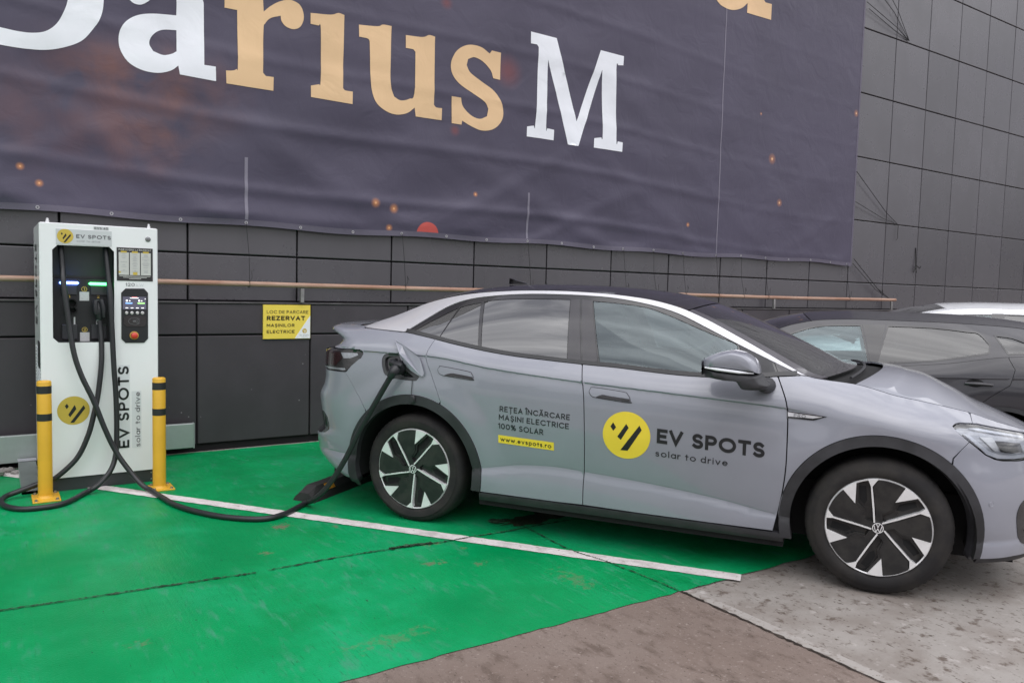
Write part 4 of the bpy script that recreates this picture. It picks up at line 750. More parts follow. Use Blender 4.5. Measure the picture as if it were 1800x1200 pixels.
# ---- car body surface
def pchip(xs,ys):
    xs=np.asarray(xs,float); ys=np.asarray(ys,float); h=np.diff(xs); dl=np.diff(ys)/h
    m=np.zeros_like(ys); m[0]=dl[0]; m[-1]=dl[-1]
    for i in range(1,len(xs)-1):
        if dl[i-1]*dl[i]>0:
            a=2*h[i]+h[i-1]; b=h[i]+2*h[i-1]; m[i]=(a+b)/(a/dl[i-1]+b/dl[i])
    def f(x):
        x=np.clip(np.asarray(x,float),xs[0],xs[-1]); i=np.clip(np.searchsorted(xs,x)-1,0,len(h)-1)
        t=(x-xs[i])/h[i]; t2=t*t; t3=t2*t
        return (2*t3-3*t2+1)*ys[i]+(t3-2*t2+t)*h[i]*m[i]+(3*t2-2*t3)*ys[i+1]+(t3-t2)*h[i]*m[i+1]
    return f
def tab(s):
    v=[float(a) for a in s.replace(':',' ').replace(',',' ').split()]
    return pchip(v[0::2],v[1::2])
def sm(a,b,x):
    t=np.clip((x-a)/(b-a),0,1); return t*t*(3-2*t)
class Plan:
    # arc-length parametrised unit superellipse
    def __init__(s,n):
        t=np.linspace(0,np.pi/2,2000); p=np.sin(t)**(2/n); k=np.cos(t)**(2/n)
        L=np.concatenate([[0],np.cumsum(np.hypot(np.diff(p),np.diff(k)))]); s.l=L/L[-1]; s.p=p; s.k=k
    def __call__(s,tau): return np.interp(tau,s.l,s.p),np.interp(tau,s.l,s.k)
class Body:
    def __init__(s,**T):
        for k,v in T.items(): setattr(s,k,tab(v) if isinstance(v,str) else v)
        s.pf=Plan(s.nf); s.pr=Plan(s.nr); s.uE=s.ub+s.Lf; s.uS=s.ua-s.Lr
    def xk(s,u,z):
        u=np.asarray(u,float); z=np.asarray(z,float)
        pf,kf=s.pf(np.clip((u-s.ub)/s.Lf,0,1)); pr,kr=s.pr(np.clip((s.ua-u)/s.Lr,0,1))
        x=np.clip(u,s.ua,s.ub)+pf*(s.xf(z)-s.ub)-pr*(s.ua-s.xr(z))
        return x,kf*kr
    def w(s,u,z):
        zl,zc,zb,zt=s.zl(u),s.zc(u),s.zb(u),s.zt(u); w3,w4=s.w3(u),s.w4(u); cr=s.cr(u)
        pass
        tA=np.clip((zl-z)/(zl-.2),-1,1.2); A=s.pA(tA)
        sB=(z-zl)/(zc-zl); B=s.pB(sB)
        w2=s.w2(u)
        q=sm(.55,1,sB); Bs=B*(1-q*(1-cr))+w2*q*(1-cr)
        sC=np.clip((z-zc)/np.maximum(zb-zc,1e-3),0,1); Cw=w3+(w2-w3)*(1-sC**s.pC(u))
        sD=np.clip((z-zb)/np.maximum(zt-zb,1e-3),0,1.3); D=w3-(w3-w4)*(s.dl*sD+(1-s.dl)*sD*sD)
        r=np.where(z<zl,A,np.where(z<zc,Bs,np.where(z<zb,Cw,D)))
        return r
    def S(s,u,z):
        u=np.asarray(u,float); z=np.asarray(z,float); x,k=s.xk(u,z); w=s.w(u,z)
        for cx,cz in s.wheels:
            rr=np.hypot(x-cx,z-cz); w=w+s.fl*sm(.68,.52,rr)*sm(.2,.4,z)
        return np.stack([x,w*k,z],-1)
    def N(s,u,z,e=.003):
        a=s.S(u+e,z)-s.S(u-e,z); b=s.S(u,z+e)-s.S(u,z-e); nn=np.cross(b,a)
        l=np.linalg.norm(nn,axis=-1,keepdims=True); return nn/np.maximum(l,1e-9)
    def U(s,u,t):
        # upper loft: u station, t 1=edge 0=centre line
        u=np.asarray(u,float); t=np.asarray(t,float); E=s.S(u,s.zt(u)); q=1-np.abs(t)**s.pu(u)
        return np.stack([E[...,0]+s.bow(u)*(1-t*t),E[...,1]*t,E[...,2]+s.crown(u)*q],-1)
EV=dict(nf=2.45,nr=3.2,ua=-.42,ub=2.78,Lf=1.45,Lr=1.2,wheels=[(0,.35),(2.775,.35)],fl=.012,dl=.72,
 xf='.15:3.60 .24:3.65 .35:3.665 .5:3.66 .65:3.64 .75:3.615 .84:3.585 .95:3.5 1.1:3.4',
 xr='.15:-.52 .2:-.58 .28:-.82 .4:-.985 .5:-.995 .56:-.92 .66:-.935 .78:-.95 .85:-.91 .92:-.895 1.0:-.905 1.09:-.90 1.13:-.76 1.17:-.72 1.2:-.80 1.24:-.91 1.265:-.91 1.35:-.86',
 zl='-1.6:.42 .3:.40 .5:.42 .8:.468 1.0:.477 1.17:.468 1.53:.446 1.92:.408 2.27:.36 2.8:.33 4.3:.33',
 zc='-1.6:1.12 -.65:1.125 -.38:1.108 -.16:1.106 .116:1.10 .54:1.049 1.15:1.003 1.61:.98 1.96:.962 2.3:.942 2.5:.915 2.8:.86 3.2:.80 4.3:.70',
 zb='-1.6:1.25 -.6:1.25 -.43:1.252 -.16:1.243 -.07:1.238 .113:1.209 .27:1.181 .476:1.150 .678:1.13 .87:1.119 1.114:1.107 1.33:1.098 1.6:1.083 1.85:1.077 2.05:1.083 2.25:1.09 2.45:1.085 2.63:1.07 2.83:1.025 3.04:.997 3.16:.98 3.32:.95 3.5:.90 3.8:.845 4.3:.81',
 zt='-1.6:1.265 -.75:1.265 -.6:1.268 -.5:1.285 -.305:1.348 -.19:1.392 -.077:1.435 .09:1.480 .254:1.509 .465:1.530 .67:1.541 .87:1.544 1.06:1.540 1.25:1.530 1.455:1.508 1.633:1.470 1.808:1.404 1.98:1.321 2.147:1.236 2.311:1.152 2.403:1.11 2.5:1.098 2.63:1.085 2.83:1.04 3.04:1.012 3.16:.993 3.32:.963 3.5:.912 3.8:.855 4.3:.82',
 w2='-1.6:.90 0:.908 4.3:.908', w3='-1.6:.80 -.6:.80 -.2:.82 .3:.838 1:.845 2:.848 2.3:.838 2.5:.80 2.63:.775 4.3:.765',
 w4='-1.6:.70 -.6:.66 -.3:.60 .5:.60 1:.605 1.5:.622 1.9:.665 2.2:.72 2.4:.765 2.63:.75 4.3:.74',
 cr='-1.6:0 -.7:.3 -.3:.9 2.2:1 2.5:0 4.3:0',
 pA='-1:.884 0:.884 .25:.895 .5:.899 .78:.896 1:.868 1.2:.84', pB='0:.886 .10:.897 .28:.910 .5:.9195 .72:.9205 .88:.914 1:.900',
 pC='-1.6:1.5 2:1.3 2.5:2.2 3.2:2.6 4.3:2.2',
 pu='-1.6:2.2 .5:2.4 2:2.3 4.3:2.0',
 bow='-1.6:0 -.6:-.05 0:-.03 .8:0 1.5:.06 2.0:.14 2.4:.20 2.63:.17 3.1:.06 3.5:.0 4.3:0',
 crown='-1.6:.0 -.8:.012 -.6:.02 -.3:.045 .3:.052 .8:.047 1.3:.042 2:.04 2.4:.03 2.63:.055 2.8:.08 3:.085 3.2:.065 3.5:.035 3.9:.01 4.3:0')
# ------------------------------------------------------------------ cars
class Car:
    def __init__(s,B,root,step=.022,fstep=.06,near='R'):
        s.B=B; s.root=root; s.step=step; s.fstep=fstep; s.near=near
    def pts(s,uz,side,off=0):
        q=np.asarray(uz,float); P=s.B.S(q[:,0],q[:,1]); N=s.B.N(q[:,0],q[:,1]); P=P+N*(off if np.isscalar(off) else np.asarray(off)[:,None])
        sg=-1 if side=='R' else 1
        return P*np.array([1,sg,1]),N*np.array([1,sg,1])
    def fn(s,side,off=0):
        def f(a,b,d=0): 
            P,N=s.pts([(a,b)],side,off+d); return tuple(P[0])
        return f
    def panel(s,name,poly,m,side,off=0,ins=.0018,lip=.012,holes=(),parent=None,step=None):
        st=step or (s.step if side==s.near else s.fstep)
        p=dedupe(poly); p=inset(p,ins) if ins else p; p=dedupe(resample(p,st))
        hs=[dedupe(resample(dedupe(h),st)) for h in holes]
        lines=[]
        if st<=.035:
            uu=np.arange(min(a for a,_ in p),max(a for a,_ in p),st*.8); uu=uu[(uu>-.75)&(uu<2.6)]
            if len(uu)>2: lines=[list(zip(uu,fz(uu)+d)) for fz in (s.B.zc,s.B.zl) for d in (-.0055,0,.0055)]
        P,T=grid_tri(p,st,hs,lines); used=np.unique(T); mp=-np.ones(len(P),int); mp[used]=np.arange(len(used)); P=P[used]; T=mp[T]
        V,N=s.pts(P,side,off)
        if side=='L': T=T[:,::-1]
        mb=MB(); mb.add(V,[tuple(t) for t in T],0,N)
        if lip:
            cnt={}
            for t in T:
                for i in range(3):
                    a,b=t[i],t[(i+1)%3]; k=(min(a,b),max(a,b)); cnt.setdefault(k,[]).append((a,b))
            be=[e[0] for e in cnt.values() if len(e)==1]; ids=sorted({i for e in be for i in e}); ix={a:i for i,a in enumerate(ids)}
            top=V[ids]; bot=top-N[ids]*lip; n=len(ids)
            mb.add(np.concatenate([top,bot]),[(ix[b],ix[a],n+ix[a],n+ix[b]) for a,b in be],0)
        return mb.build(name,m,parent or s.root)
    def upper(s,name,u0,u1,m,nu=40,nt=24,off=0,tm=1.0,parent=None,lip=.01,t0=None):
        U=np.linspace(u0,u1,nu); T=np.sort(np.linspace(-tm if t0 is None else t0,tm,nt))
        uu,tt=np.meshgrid(U,T,indexing='ij'); P=s.B.U(uu,tt); e=.002
        du=s.B.U(uu+e,tt)-s.B.U(uu-e,tt); dt=s.B.U(uu,tt+e)-s.B.U(uu,tt-e); N=np.cross(du,dt); N/=np.maximum(np.linalg.norm(N,axis=-1,keepdims=True),1e-9); N*=np.sign(N[...,2:3]+1e-9)
        P=P+N*off; V=P.reshape(-1,3); NN=N.reshape(-1,3); F=[(i*nt+j,(i+1)*nt+j,(i+1)*nt+j+1,i*nt+j+1) for i in range(nu-1) for j in range(nt-1)]
        mb=MB(); mb.add(V,F,0,NN)
        if lip:
            ring=[i*nt for i in range(nu)]+[(nu-1)*nt+j for j in range(1,nt)]+[i*nt+nt-1 for i in range(nu-2,-1,-1)]+[j for j in range(nt-2,0,-1)]
            a=V[ring]; b=a-NN[ring]*lip; n=len(ring); mb.add(np.concatenate([a,b]),[((i+1)%n,i,n+i,n+(i+1)%n) for i in range(n)])
        return mb.build(name,m,parent or s.root)
    def u_of(s,x,z):
        lo,hi=s.B.uS,s.B.uE
        for _ in range(40):
            mid=(lo+hi)/2
            if float(s.B.xk(mid,z)[0])<x: lo=mid
            else: hi=mid
        return (lo+hi)/2
    def arcpts(s,cx,cz,r,a0,a1,n=40):
        return [(s.u_of(cx+r*math.cos(R(a0+(a1-a0)*i/n)),cz+r*math.sin(R(a0+(a1-a0)*i/n))),cz+r*math.sin(R(a0+(a1-a0)*i/n))) for i in range(n+1)]
def sub(c,k,lo,hi):  # part of a curve with coordinate k between lo and hi (ends interpolated)
    c=spline(c,6); o=[]
    for i in range(len(c)-1):
        a,b=c[i],c[i+1]
        for t in (lo,hi):
            if (a[k]-t)*(b[k]-t)<0:
                f=(t-a[k])/(b[k]-a[k]); o.append((i+f,tuple(np.array(a)+(np.array(b)-np.array(a))*f)))
    o+=[(i,p) for i,p in enumerate(c) if lo<=p[k]<=hi]
    return [p for _,p in sorted(o,key=lambda q:q[0])]
def wheel(root,name,x,side,w_out,rt,rr,wid,phase,zc,detail=True,spokes=True):
    # local axis: outward = h ; a right, b up as seen from outside
    sg=-1 if side=='R' else 1
    def ax(a,b,h): return (x+(a if side=='R' else -a),sg*(w_out+h),zc+b)
    em=bpy.data.objects.new('wheel',None); em.empty_display_size=.1; link(em,root)
    mb=MB(); seg=120
    prof=[(rr-.004,-.012),(rr+.004,-.002),(rr+.018,.004),(rr+.05,.005),(rt-.045,.001),(rt-.024,-.007),(rt-.010,-.019),(rt-.002,-.036),(rt,-.07),(rt+.001,-wid/2),(rt,-wid+.07),(rt-.012,-wid+.02),(rt-.04,-wid),(rr,-wid+.01)]
    m=len(prof); V=[]
    for i in range(seg):
        a=2*math.pi*i/seg
        for k,(r,h) in enumerate(prof):
            if i%2 and k in (6,7): r-=.004
            if k in (8,9,10) and i%4==0: r-=.002
            V.append(ax(r*math.cos(a),r*math.sin(a),h))
    F=[(i*m+k,((i+1)%seg)*m+k,((i+1)%seg)*m+k+1,i*m+k+1) for i in range(seg) for k in range(m-1)]
    if side=='R': pass
    mb.add(V,F); mb.build('tyre',M_rubber,em,angle=60)
    mb=MB()  # sidewall rib rings
    # rim: barrel + back disc
    mb.lathe([(rr,-.013),(rr-.006,-.004),(rr-.012,-.006)],ax,96,1); mb.lathe([(rr-.006,-.02),(rr-.02,-.10),(rr-.03,-wid+.03)],ax,72,0); 
    rim=None
    if spokes:
        def pol(pts,h0,h1,mi,dish=0.0):
            for k in range(5):
                a=R(phase+72*k); c_,s_=math.cos(a),math.sin(a)
                P=[((p*c_-q*s_)*rr,(p*s_+q*c_)*rr) for p,q in pts]
                mb.prism(P,lambda a_,b_,d: ax(a_,b_,d-dish*(1-min(1,math.hypot(a_,b_)/rr))),h0,h1,mi)
        # machined spoke, black fin, machined wedge and slot walls (seen from outside, first spoke near the top)
        rim_arc=lambda a0,a1,r: [(-r*math.sin(R(t)),r*math.cos(R(t))) for t in np.linspace(a0,a1,9)]
        spoke=[(-.085,.10),(-.055,.10),(-.083,.40),(-.122,.70),(-.140,.82)]+rim_arc(2.5,13.2,.972)+[(-.168,.82),(-.140,.58),(-.107,.32)]
        pol(spoke,-.035,.004,1)
        wedge=[(-.437,.444)]+[(-.435,.87)]+rim_arc(26,44,.972)
        pol(wedge,-.035,.003,1)
        fin=[(-.13,.10),(-.26,.17),(-.31,.33),(-.437,.444)]+rim_arc(44,74.5-1,.965)+[(-.815,.37),(-.70,.30),(-.40,.195),(-.14,.10)]
        fin=[(-.10,.12),(-.25,.15),(-.30,.33),(-.437,.444)]+rim_arc(44.5,73.8,.962)+[(-.803,.130),(-.700,.118),(-.404,.062),(-.125,.0),(-.11,.05)]
        pol(fin,-.035,.0005,0)
        # slot frame ledges
        slotL=[(-.437,.444),(-.30,.33),(-.25,.15),(-.22,.16),(-.26,.34),(-.385,.47),(-.385,.86),(-.435,.87)]
        pol(slotL,-.04,-.006,0)
        slotT=[(-.435,.87),(-.385,.86),(-.345,.905),(-.23,.90),(-.19,.935),(-.36,.945)]
        pol(slotT,-.04,-.008,0)
        innr=[(-.385,.62),(-.26,.66),(-.20,.64),(-.165,.55),(-.155,.47),(-.13,.25),(-.20,.20),(-.26,.34),(-.385,.47)]
        pol([(-.24,.17),(-.11,.15),(-.135,.42),(-.30,.40)],-.05,-.022,0)
        full=[(-.437,.444),(-.435,.87),(-.36,.945),(-.19,.935),(-.145,.58),(-.11,.32),(-.085,.10),(-.10,.12),(-.25,.15),(-.30,.33)]
        pol(full,-.05,-.026,0)
        pol([(-.39,.80),(-.25,.80),(-.215,.52),(-.26,.42),(-.35,.50)],-.03,-.0255,2)
        # hub
        mb.lathe([(.15*rr,-.03),(.15*rr,-.002),(.135*rr,.001),(.0005,.001)],ax,40,0)
        for k in range(5):
            a=R(phase+72*k+22); p=(-.175*rr*math.sin(a),.175*rr*math.cos(a)); mb.lathe([(.011,-.03),(.011,-.006),(.006,-.003),(.0005,-.006)],lambda a_,b_,h,p=p: ax(p[0]+a_,p[1]+b_,h),12,0)
        rim=mb.build('rim',[M_rimblk,M_alloy,M_void],em,angle=35)
        mb=MB(); mb.lathe([(rr-.035,-.085),(.0005,-.085)],ax,64); mb.build('wheel_back',M_void,em)
        mb=MB(); mb.lathe([(.165,-.062),(.165,-.075)],ax,48); mb.lathe([(.075,-.062),(.165,-.062)],ax,48); mb.build('brake_disc',M_brake,em)
        mb=MB(); mb.lathe([(.030,-.0),(.030,.004),(.028,.005),(.0005,.005)],ax,36,0)
        V,F=ribbon(arc(0,0,.0255,.0255,0,360,36),.0042,0); mb.add([ax(a_,b_,.0062) for a_,b_ in V],F,1)
        for q in ([(-.0085,.0245),(0,.003),(.0085,.0245)],[(-.0205,.0155),(-.0095,-.0215),(0,-.003),(.0095,-.0215),(.0205,.0155)]):
            V,F=ribbon(q,.0042,0); mb.add([ax(a_,b_,.0062) for a_,b_ in V],F,1)
        mb.build('hub_cap',[M_black,M_alloy],rim)
    else:
        for k in range(5):
            a=R(phase+72*k); c_,s_=math.cos(a),math.sin(a)
            mb.prism([((p*c_-q*s_)*rr,(p*s_+q*c_)*rr) for p,q in [(-.07,.05),(.07,.05),(.12,.96),(-.12,.96)]],ax,-.04,.0,1)
        mb.lathe([(.2*rr,-.03),(.2*rr,.004),(.0005,.006)],ax,30,1); mb.lathe([(rr-.02,-.07),(.0005,-.07)],ax,48,0); mb.build('rim',[M_rimblk,M_alloy],em)
    return em
def liner(root,x,zc,r,w0,w1,mats):
    mb=MB()
    for sg in (-1,1):
        n=30; V=[]
        for i in range(n+1):
            a=R(-13+206*i/n)
            for w in (w0,w1): V.append((x+r*math.cos(a),sg*w,zc+r*math.sin(a)))
        mb.add(V,[(2*i,2*i+1,2*i+3,2*i+2) for i in range(n)])
        mb.add([(x,sg*w0,zc)]+[(x+r*math.cos(R(-13+206*i/n)),sg*w0,zc+r*math.sin(R(-13+206*i/n))) for i in range(n+1)],[(0,i+1,i+2) for i in range(n)])
    return mb.build('wheel_liner',mats,root)
# ---------------------------------------------------------------- main car
B=Body(**EV)
carL=(3.034582,5.059034,.008)
ev=thing('parked_car','grey coupe style electric car with yellow and black lettering, charging cable plugged in','car',carL,WR)
c=Car(B,ev)
AR=.497
arcR=lambda a0,a1,r=AR,n=44:c.arcpts(0,.35,r,a0,a1,n)
arcF=lambda a0,a1,r=AR-.004,n=44:c.arcpts(2.775,.35,r,a0,a1,n)
uzb=lambda u:(u,float(B.zb(u))); uzt=lambda u:(u,float(B.zt(u)))
BELT=[(-.495,1.258),(-.172,1.243),(-.083,1.239),(.109,1.209),(.269,1.181),(.476,1.151),(.679,1.130),(.873,1.119),(1.116,1.107),(1.332,1.1),(1.526,1.088),(1.695,1.08),(1.843,1.079),(1.94,1.082),(2.156,1.097),(2.247,1.107),(2.336,1.114)]
def belt(lo,hi): return sub(BELT,0,lo,hi)
Rr=PX['Rr']; Bs=PX['Bs']; Fd=PX['Fd']; silL=PX['silL']
zU=[-.60+.05*i for i in range(0,61)]
HEAD=[(3.158,.908),(3.18,.919),(3.212,.923),(3.317,.917),(3.478,.887),(3.685,.853),(3.93,.835),(3.98,.80),(3.9,.765),(3.6,.735),(3.503,.736),(3.40,.742),(3.353,.751),(3.301,.774),(3.221,.838),(3.176,.880)]
TAIL=[(-1.25,1.108),(-.9,1.112),(-.672,1.113),(-.45,1.114),(-.413,1.112),(-.388,1.102),(-.386,1.088),(-.402,1.059),(-.5,1.004),(-.565,.965),(-.60,.960),(-.78,.962),(-1.25,.962)]
PORT=smooth_poly(PX['port'],60,3)
spl_r=[(-.575,.960),(-.50,.90),(-.40,.80),(-.352,.72)]
for side in ('R','L'):
    near=side=='R'
    # rear quarter (body) and bumper
    zt_edge=[uzt(u) for u in np.linspace(-1.60,-.50,24)]
    a1=math.degrees(math.atan2(Rr[-1][1]-.35,Rr[-1][0])); a2=math.degrees(math.atan2(.70-.35,-.36))
    q=[*Rr]+arcR(a1+.6,133.5)+spl_r[::-1][1:]+[(-.56,.963),(-.5,1.007),(-.404,1.061),(-.389,1.089),(-.392,1.104),(-.415,1.117),(-.672,1.116),(-1.25,1.115),(-1.60,1.115)]+zt_edge+belt(-.49,.10)
    c.panel('rear_quarter',q,M_paint,side,ins=.0012,holes=[PORT] if near else [])
    q=spl_r+arcR(134.5,197)+[(-.56,.238),(-1.0,.238),(-1.60,.238),(-1.60,1.11),(-1.27,1.11),(-1.27,.960)]
    bump=c.panel('rear_bumper',q,M_paint,side,ins=.0012)
    c.panel('bumper_lip',[(-.47,.175),(-.47,.236),(-1.0,.236),(-1.6,.236),(-1.6,.175)],M_clad,side,off=-.006,parent=bump)
    c.panel('rear_reflector',[(-1.05,.665),(-.86,.668),(-.80,.635),(-.786,.59),(-.785,.552),(-.81,.522),(-.9,.512),(-1.05,.512)],M_black,side,off=.0025,ins=0,lip=.004,parent=bump)
    tl=c.panel('tail_light',TAIL,M_lampdk,side,off=-.001,ins=.002,step=.02)
    c.panel('light_bar',[(-1.2,.972),(-.72,.972),(-.60,.97),(-.565,.976),(-.575,.986),(-.72,.985),(-1.2,.985)],M_chrome,side,off=.0015,ins=0,lip=0,parent=tl)
    c.panel('light_unit',[(-1.2,1.0),(-.70,1.0),(-.62,1.05),(-.66,1.095),(-1.2,1.095)],M_red,side,off=.0012,ins=0,lip=0,parent=tl)
    c.panel('light_unit',[(-.64,1.09),(-.44,1.092),(-.43,1.078),(-.52,1.055),(-.60,1.052)],M_chrome,side,off=.0012,ins=0,lip=0,parent=tl)
    # doors
    q=belt(.113,1.116)+sub(Bs,1,.262,1.10)+[(1.0,.262),(.7,.262)]+[p for p in arcR(-10.1,a1-.8)]+Rr[::-1]
    rd_=c.panel('door',q,M_paint,side)
    q=belt(1.124,2.235)+sub(Fd,1,.262,1.10)+[(1.9,.262),(1.5,.262)]+[(p[0]+.002,p[1]) for p in sub(Bs,1,.262,1.10)[::-1]]
    fd_=c.panel('door',q,M_paint,side)
    for dr,hp,hd in ((rd_,'rh','rhd'),(fd_,'fh','fhd')):
        h_=c.panel('door_handle',smooth_poly(PX[hp],70,3),M_void,side,off=.0012,ins=-.002,lip=0,parent=dr,step=.02)
        c.panel('handle_plate',smooth_poly(PX[hp],70,3),M_paint,side,off=.004,ins=.0015,lip=.006,parent=h_,step=.02)
        c.panel('handle_recess',smooth_poly(PX[hd],70,3),M_black,side,off=.0052,ins=0,lip=0,parent=h_,step=.02)
    # front fender
    q=[(2.243,1.106),(2.29,1.11),(2.336,1.114),(2.36,1.116),(2.40,1.112)]+[uzt(u) for u in np.linspace(2.43,3.30,34)]+[(3.308,.955),(3.29,.921),(3.221,.838),(3.171,.798),(3.123,.755)]+arcF(49.5,181)+[(p[0]+.003,p[1]) for p in sub(Fd,1,.41,1.09)[::-1]]
    ff=c.panel('front_fender',q,M_paint,side,holes=[inset(HEAD,-.003)])
    c.panel('side_badge',PX['badge'],M_black,side,off=.003,ins=-.002,lip=.004,parent=ff,step=.02)
    bi=c.panel('side_badge',PX['badgein'],M_silver,side,off=.0055,ins=0,lip=.002,parent=ff,step=.02)
    # front bumper round to the centre line
    q=[(3.127,.752),(3.171,.798),(3.221,.838),(3.29,.921),(3.311,.958)]+[uzt(u) for u in np.linspace(3.32,B.uE-.0,36)]+[(B.uE,.24),(3.9,.24),(3.5,.24),(3.40,.236),(3.27,.235)]+arcF(-12,48.8)
    fbp=c.panel('front_bumper',q,M_paint,side,holes=[inset(HEAD,-.003)])
    c.panel('front_intake',smooth_poly([(3.575,.545),(3.52,.53),(3.49,.50),(3.475,.451),(3.488,.37),(3.508,.325),(3.55,.30),(3.62,.29),(3.72,.30),(3.76,.36),(3.74,.47),(3.70,.53)],70,3),M_black,side,off=.003,ins=0,lip=.01,parent=fbp)
    for k in range(3): c.panel('intake_slat',[(3.55,.36+.055*k),(3.68,.36+.055*k),(3.67,.375+.055*k),(3.54,.375+.055*k)],M_clad,side,off=.008,ins=0,lip=.004,parent=fbp,step=.03)
    c.panel('lower_grille',[(3.82,.27),(B.uE,.27),(B.uE,.52),(3.86,.50)],M_black,side,off=.003,ins=0,lip=.01,parent=fbp)
    c.panel('bumper_lip',[(3.27,.198),(3.6,.192),(B.uE,.192),(B.uE,.238),(3.5,.238),(3.275,.233)],M_clad,side,off=-.008,parent=fbp)
    if near:
        P,N=c.pts([(3.312,.528)],side,.0); mb=MB(); e1=Vector(N[0]).cross(Vector((0,0,1))).normalized(); e2=Vector((0,0,1))
        mb.lathe([(.0135,.0008),(.0125,.0022),(.0115,.0012),(.0005,.0014)],lambda a,b,h:tuple(Vector(P[0])+e1*a+e2*b+Vector(N[0])*h),20); mb.build('parking_sensor',M_paint,fbp)
    # head lamp
    hl=c.panel('headlight',HEAD,M_lens,side,off=-.001,ins=.003,lip=0,step=.02)
    c.panel('lamp_surround',HEAD,M_black,side,off=-.022,ins=-.004,lip=0,parent=hl,step=.02)
    c.panel('lamp_reflector',inset(HEAD,.014),mat('headlamp_reflector',(.62,.63,.67),rough=.3,metal=.4,var=.2,vscale=40),side,off=-.018,ins=0,lip=0,parent=hl,step=.02)
    c.panel('lamp_strip',[(3.205,.878),(3.24,.872),(3.33,.792),(3.40,.770),(3.5,.764),(3.66,.765),(3.66,.748),(3.5,.746),(3.38,.752),(3.315,.775)],M_drl,side,off=-.008,ins=0,lip=.006,parent=hl,step=.02)
    c.panel('lamp_strip',[(3.25,.905),(3.32,.903),(3.48,.876),(3.66,.846),(3.66,.838),(3.48,.867),(3.32,.892)],M_drl,side,off=-.008,ins=0,lip=.006,parent=hl,step=.02)
    c.panel('lamp_unit',[(3.40,.845),(3.52,.83),(3.60,.82),(3.60,.775),(3.5,.775),(3.42,.785)],M_lampdk,side,off=-.012,ins=0,lip=.006,parent=hl,step=.02)
    c.panel('lamp_mesh',[(3.30,.865),(3.385,.862),(3.40,.79),(3.37,.79)],M_alloy,side,off=-.011,ins=0,lip=.004,parent=hl,step=.02)
    # wheel arch cladding and sill
    q=arcR(-9.8,196,.497)+arcR(198,-10.9,.436)
    c.panel('arch_trim',q,M_clad,side,off=.007,ins=0,lip=.05)
    q=arcF(-13.0,193.5,.492)+arcF(195.2,-14.7,.436)
    c.panel('arch_trim',q,M_clad,side,off=.007,ins=0,lip=.05)
    c.panel('sill_trim',[(.475,.207),(2.31,.207),(2.31,.257),(.485,.257)],M_clad,side,off=.004,ins=0,lip=.05)
    # window frame, panes, roof rail
    top=[(p[0],p[1]) for p in silL]
    q=belt(-.115,2.335)+[(2.352,1.118)]+spline(top,4)[::-1]
    panes=[smooth_poly(PX[k],50,4) for k in ('cw','rs','rw','fw')]
    wf=c.panel('window_frame',q,M_black,side,off=-.003,ins=.001,holes=[inset(dedupe(p),-.002) for p in panes])
    for k,p,gm,dr in (('cw',panes[0],M_tint,wf),('rs',panes[1],M_tint,wf),('rw',panes[2],M_tint,wf),('fw',panes[3],M_glass,wf)):
        c.panel('window_glass',p,gm,side,off=-.006,ins=0,lip=0,parent=dr,step=.04)
    for k in ('pil','pilf','sail','qg'):
        c.panel('pillar_trim',PX[k],M_clad if k=='sail' else mat('pillar_gloss',(.035,.032,.038),rough=.2,coat=.5,var=.2),side,off=.0012,ins=.001,lip=.003,parent=wf,step=.03)
    edge_=belt(-.115,2.335); c.panel('window_trim',[(a,b+.0015) for a,b in edge_]+[(a,b+.0235) for a,b in edge_[::-1]],mat('satin_trim',(.05,.05,.052),rough=.35,metal=.4,var=.1),side,off=.003,ins=0,lip=.005,parent=wf)
    zt_=[(u,float(B.zt(u))) for u in np.linspace(2.403,-.495,70)]
    q=[(-.495,1.262),(-.3,1.252),(-.128,1.245)]+spline(top,4)[1:]+[(2.375,1.116)]+zt_
    c.panel('roof_rail',q,M_silver,side,off=.001,ins=.0015)
    # black inner shell behind the gaps
    q=[*belt(-.48,2.33),(2.40,1.10)]+[(u,float(B.zt(u))-.01) for u in np.linspace(2.45,B.uE,40)]+[(B.uE,.2),(3.3,.2)]+arcF(-14,194,.46)+[(2.28,.2),(.48,.2)]+arcR(-12,200,.46)+[(-.5,.2),(-1.6,.2)]+[uzt(u) for u in np.linspace(-1.6,-.5,20)]
    c.panel('inner_shell',q,M_void,side,off=-.026,ins=0,lip=0,step=.06,holes=[PORT] if near else [])
# upper shell
c.upper('roof',.30,1.70,M_black,50,30,off=.002)
c.upper('rear_window',-.68,.293,M_wind,40,26,off=0,tm=.93); c.upper('rear_window_frame',-.72,.293,M_black,40,26,off=-.006)
c.upper('windscreen',1.708,2.46,M_wind,40,30,off=0,tm=.93)
for s_ in (-1,1): c.upper('a_pillar',1.708,2.46,mat('pillar_grey',(.075,.07,.08),rough=.3,coat=.6,var=.15),40,5,off=.002,t0=.91*s_,tm=1.0*s_)
c.upper('header_band',1.708,1.80,M_black,6,24,off=-.004,tm=.95)
c.upper('cowl',2.40,2.68,M_void,12,24,off=-.03,tm=.98)
c.upper('hood',2.635,B.uE-.02,M_paint,70,40,off=.0,tm=.996)
sp=c.upper('spoiler',B.uS+.03,-.725,M_paint,24,24,off=.0)
# wipers resting in the cowl
mb=MB()
for y0,y1 in ((-.66,.02),(-.05,.55)):
    mb.tube([(2.60+.10*(1-(y/.7)**2),y,1.100+.035*(1-(y/.75)**2)) for y in np.linspace(y0,y1,9)],.008,6)
mb.build('wiper',M_clad,ev)
# roof antenna
mb=MB(); mb.prism([(.285,1.583),(.43,1.588),(.40,1.596),(.345,1.609),(.30,1.624),(.287,1.624)],lambda a,b,d:(a,d,b),-.018,.018); mb.build('antenna',M_dark,ev,smooth=False)
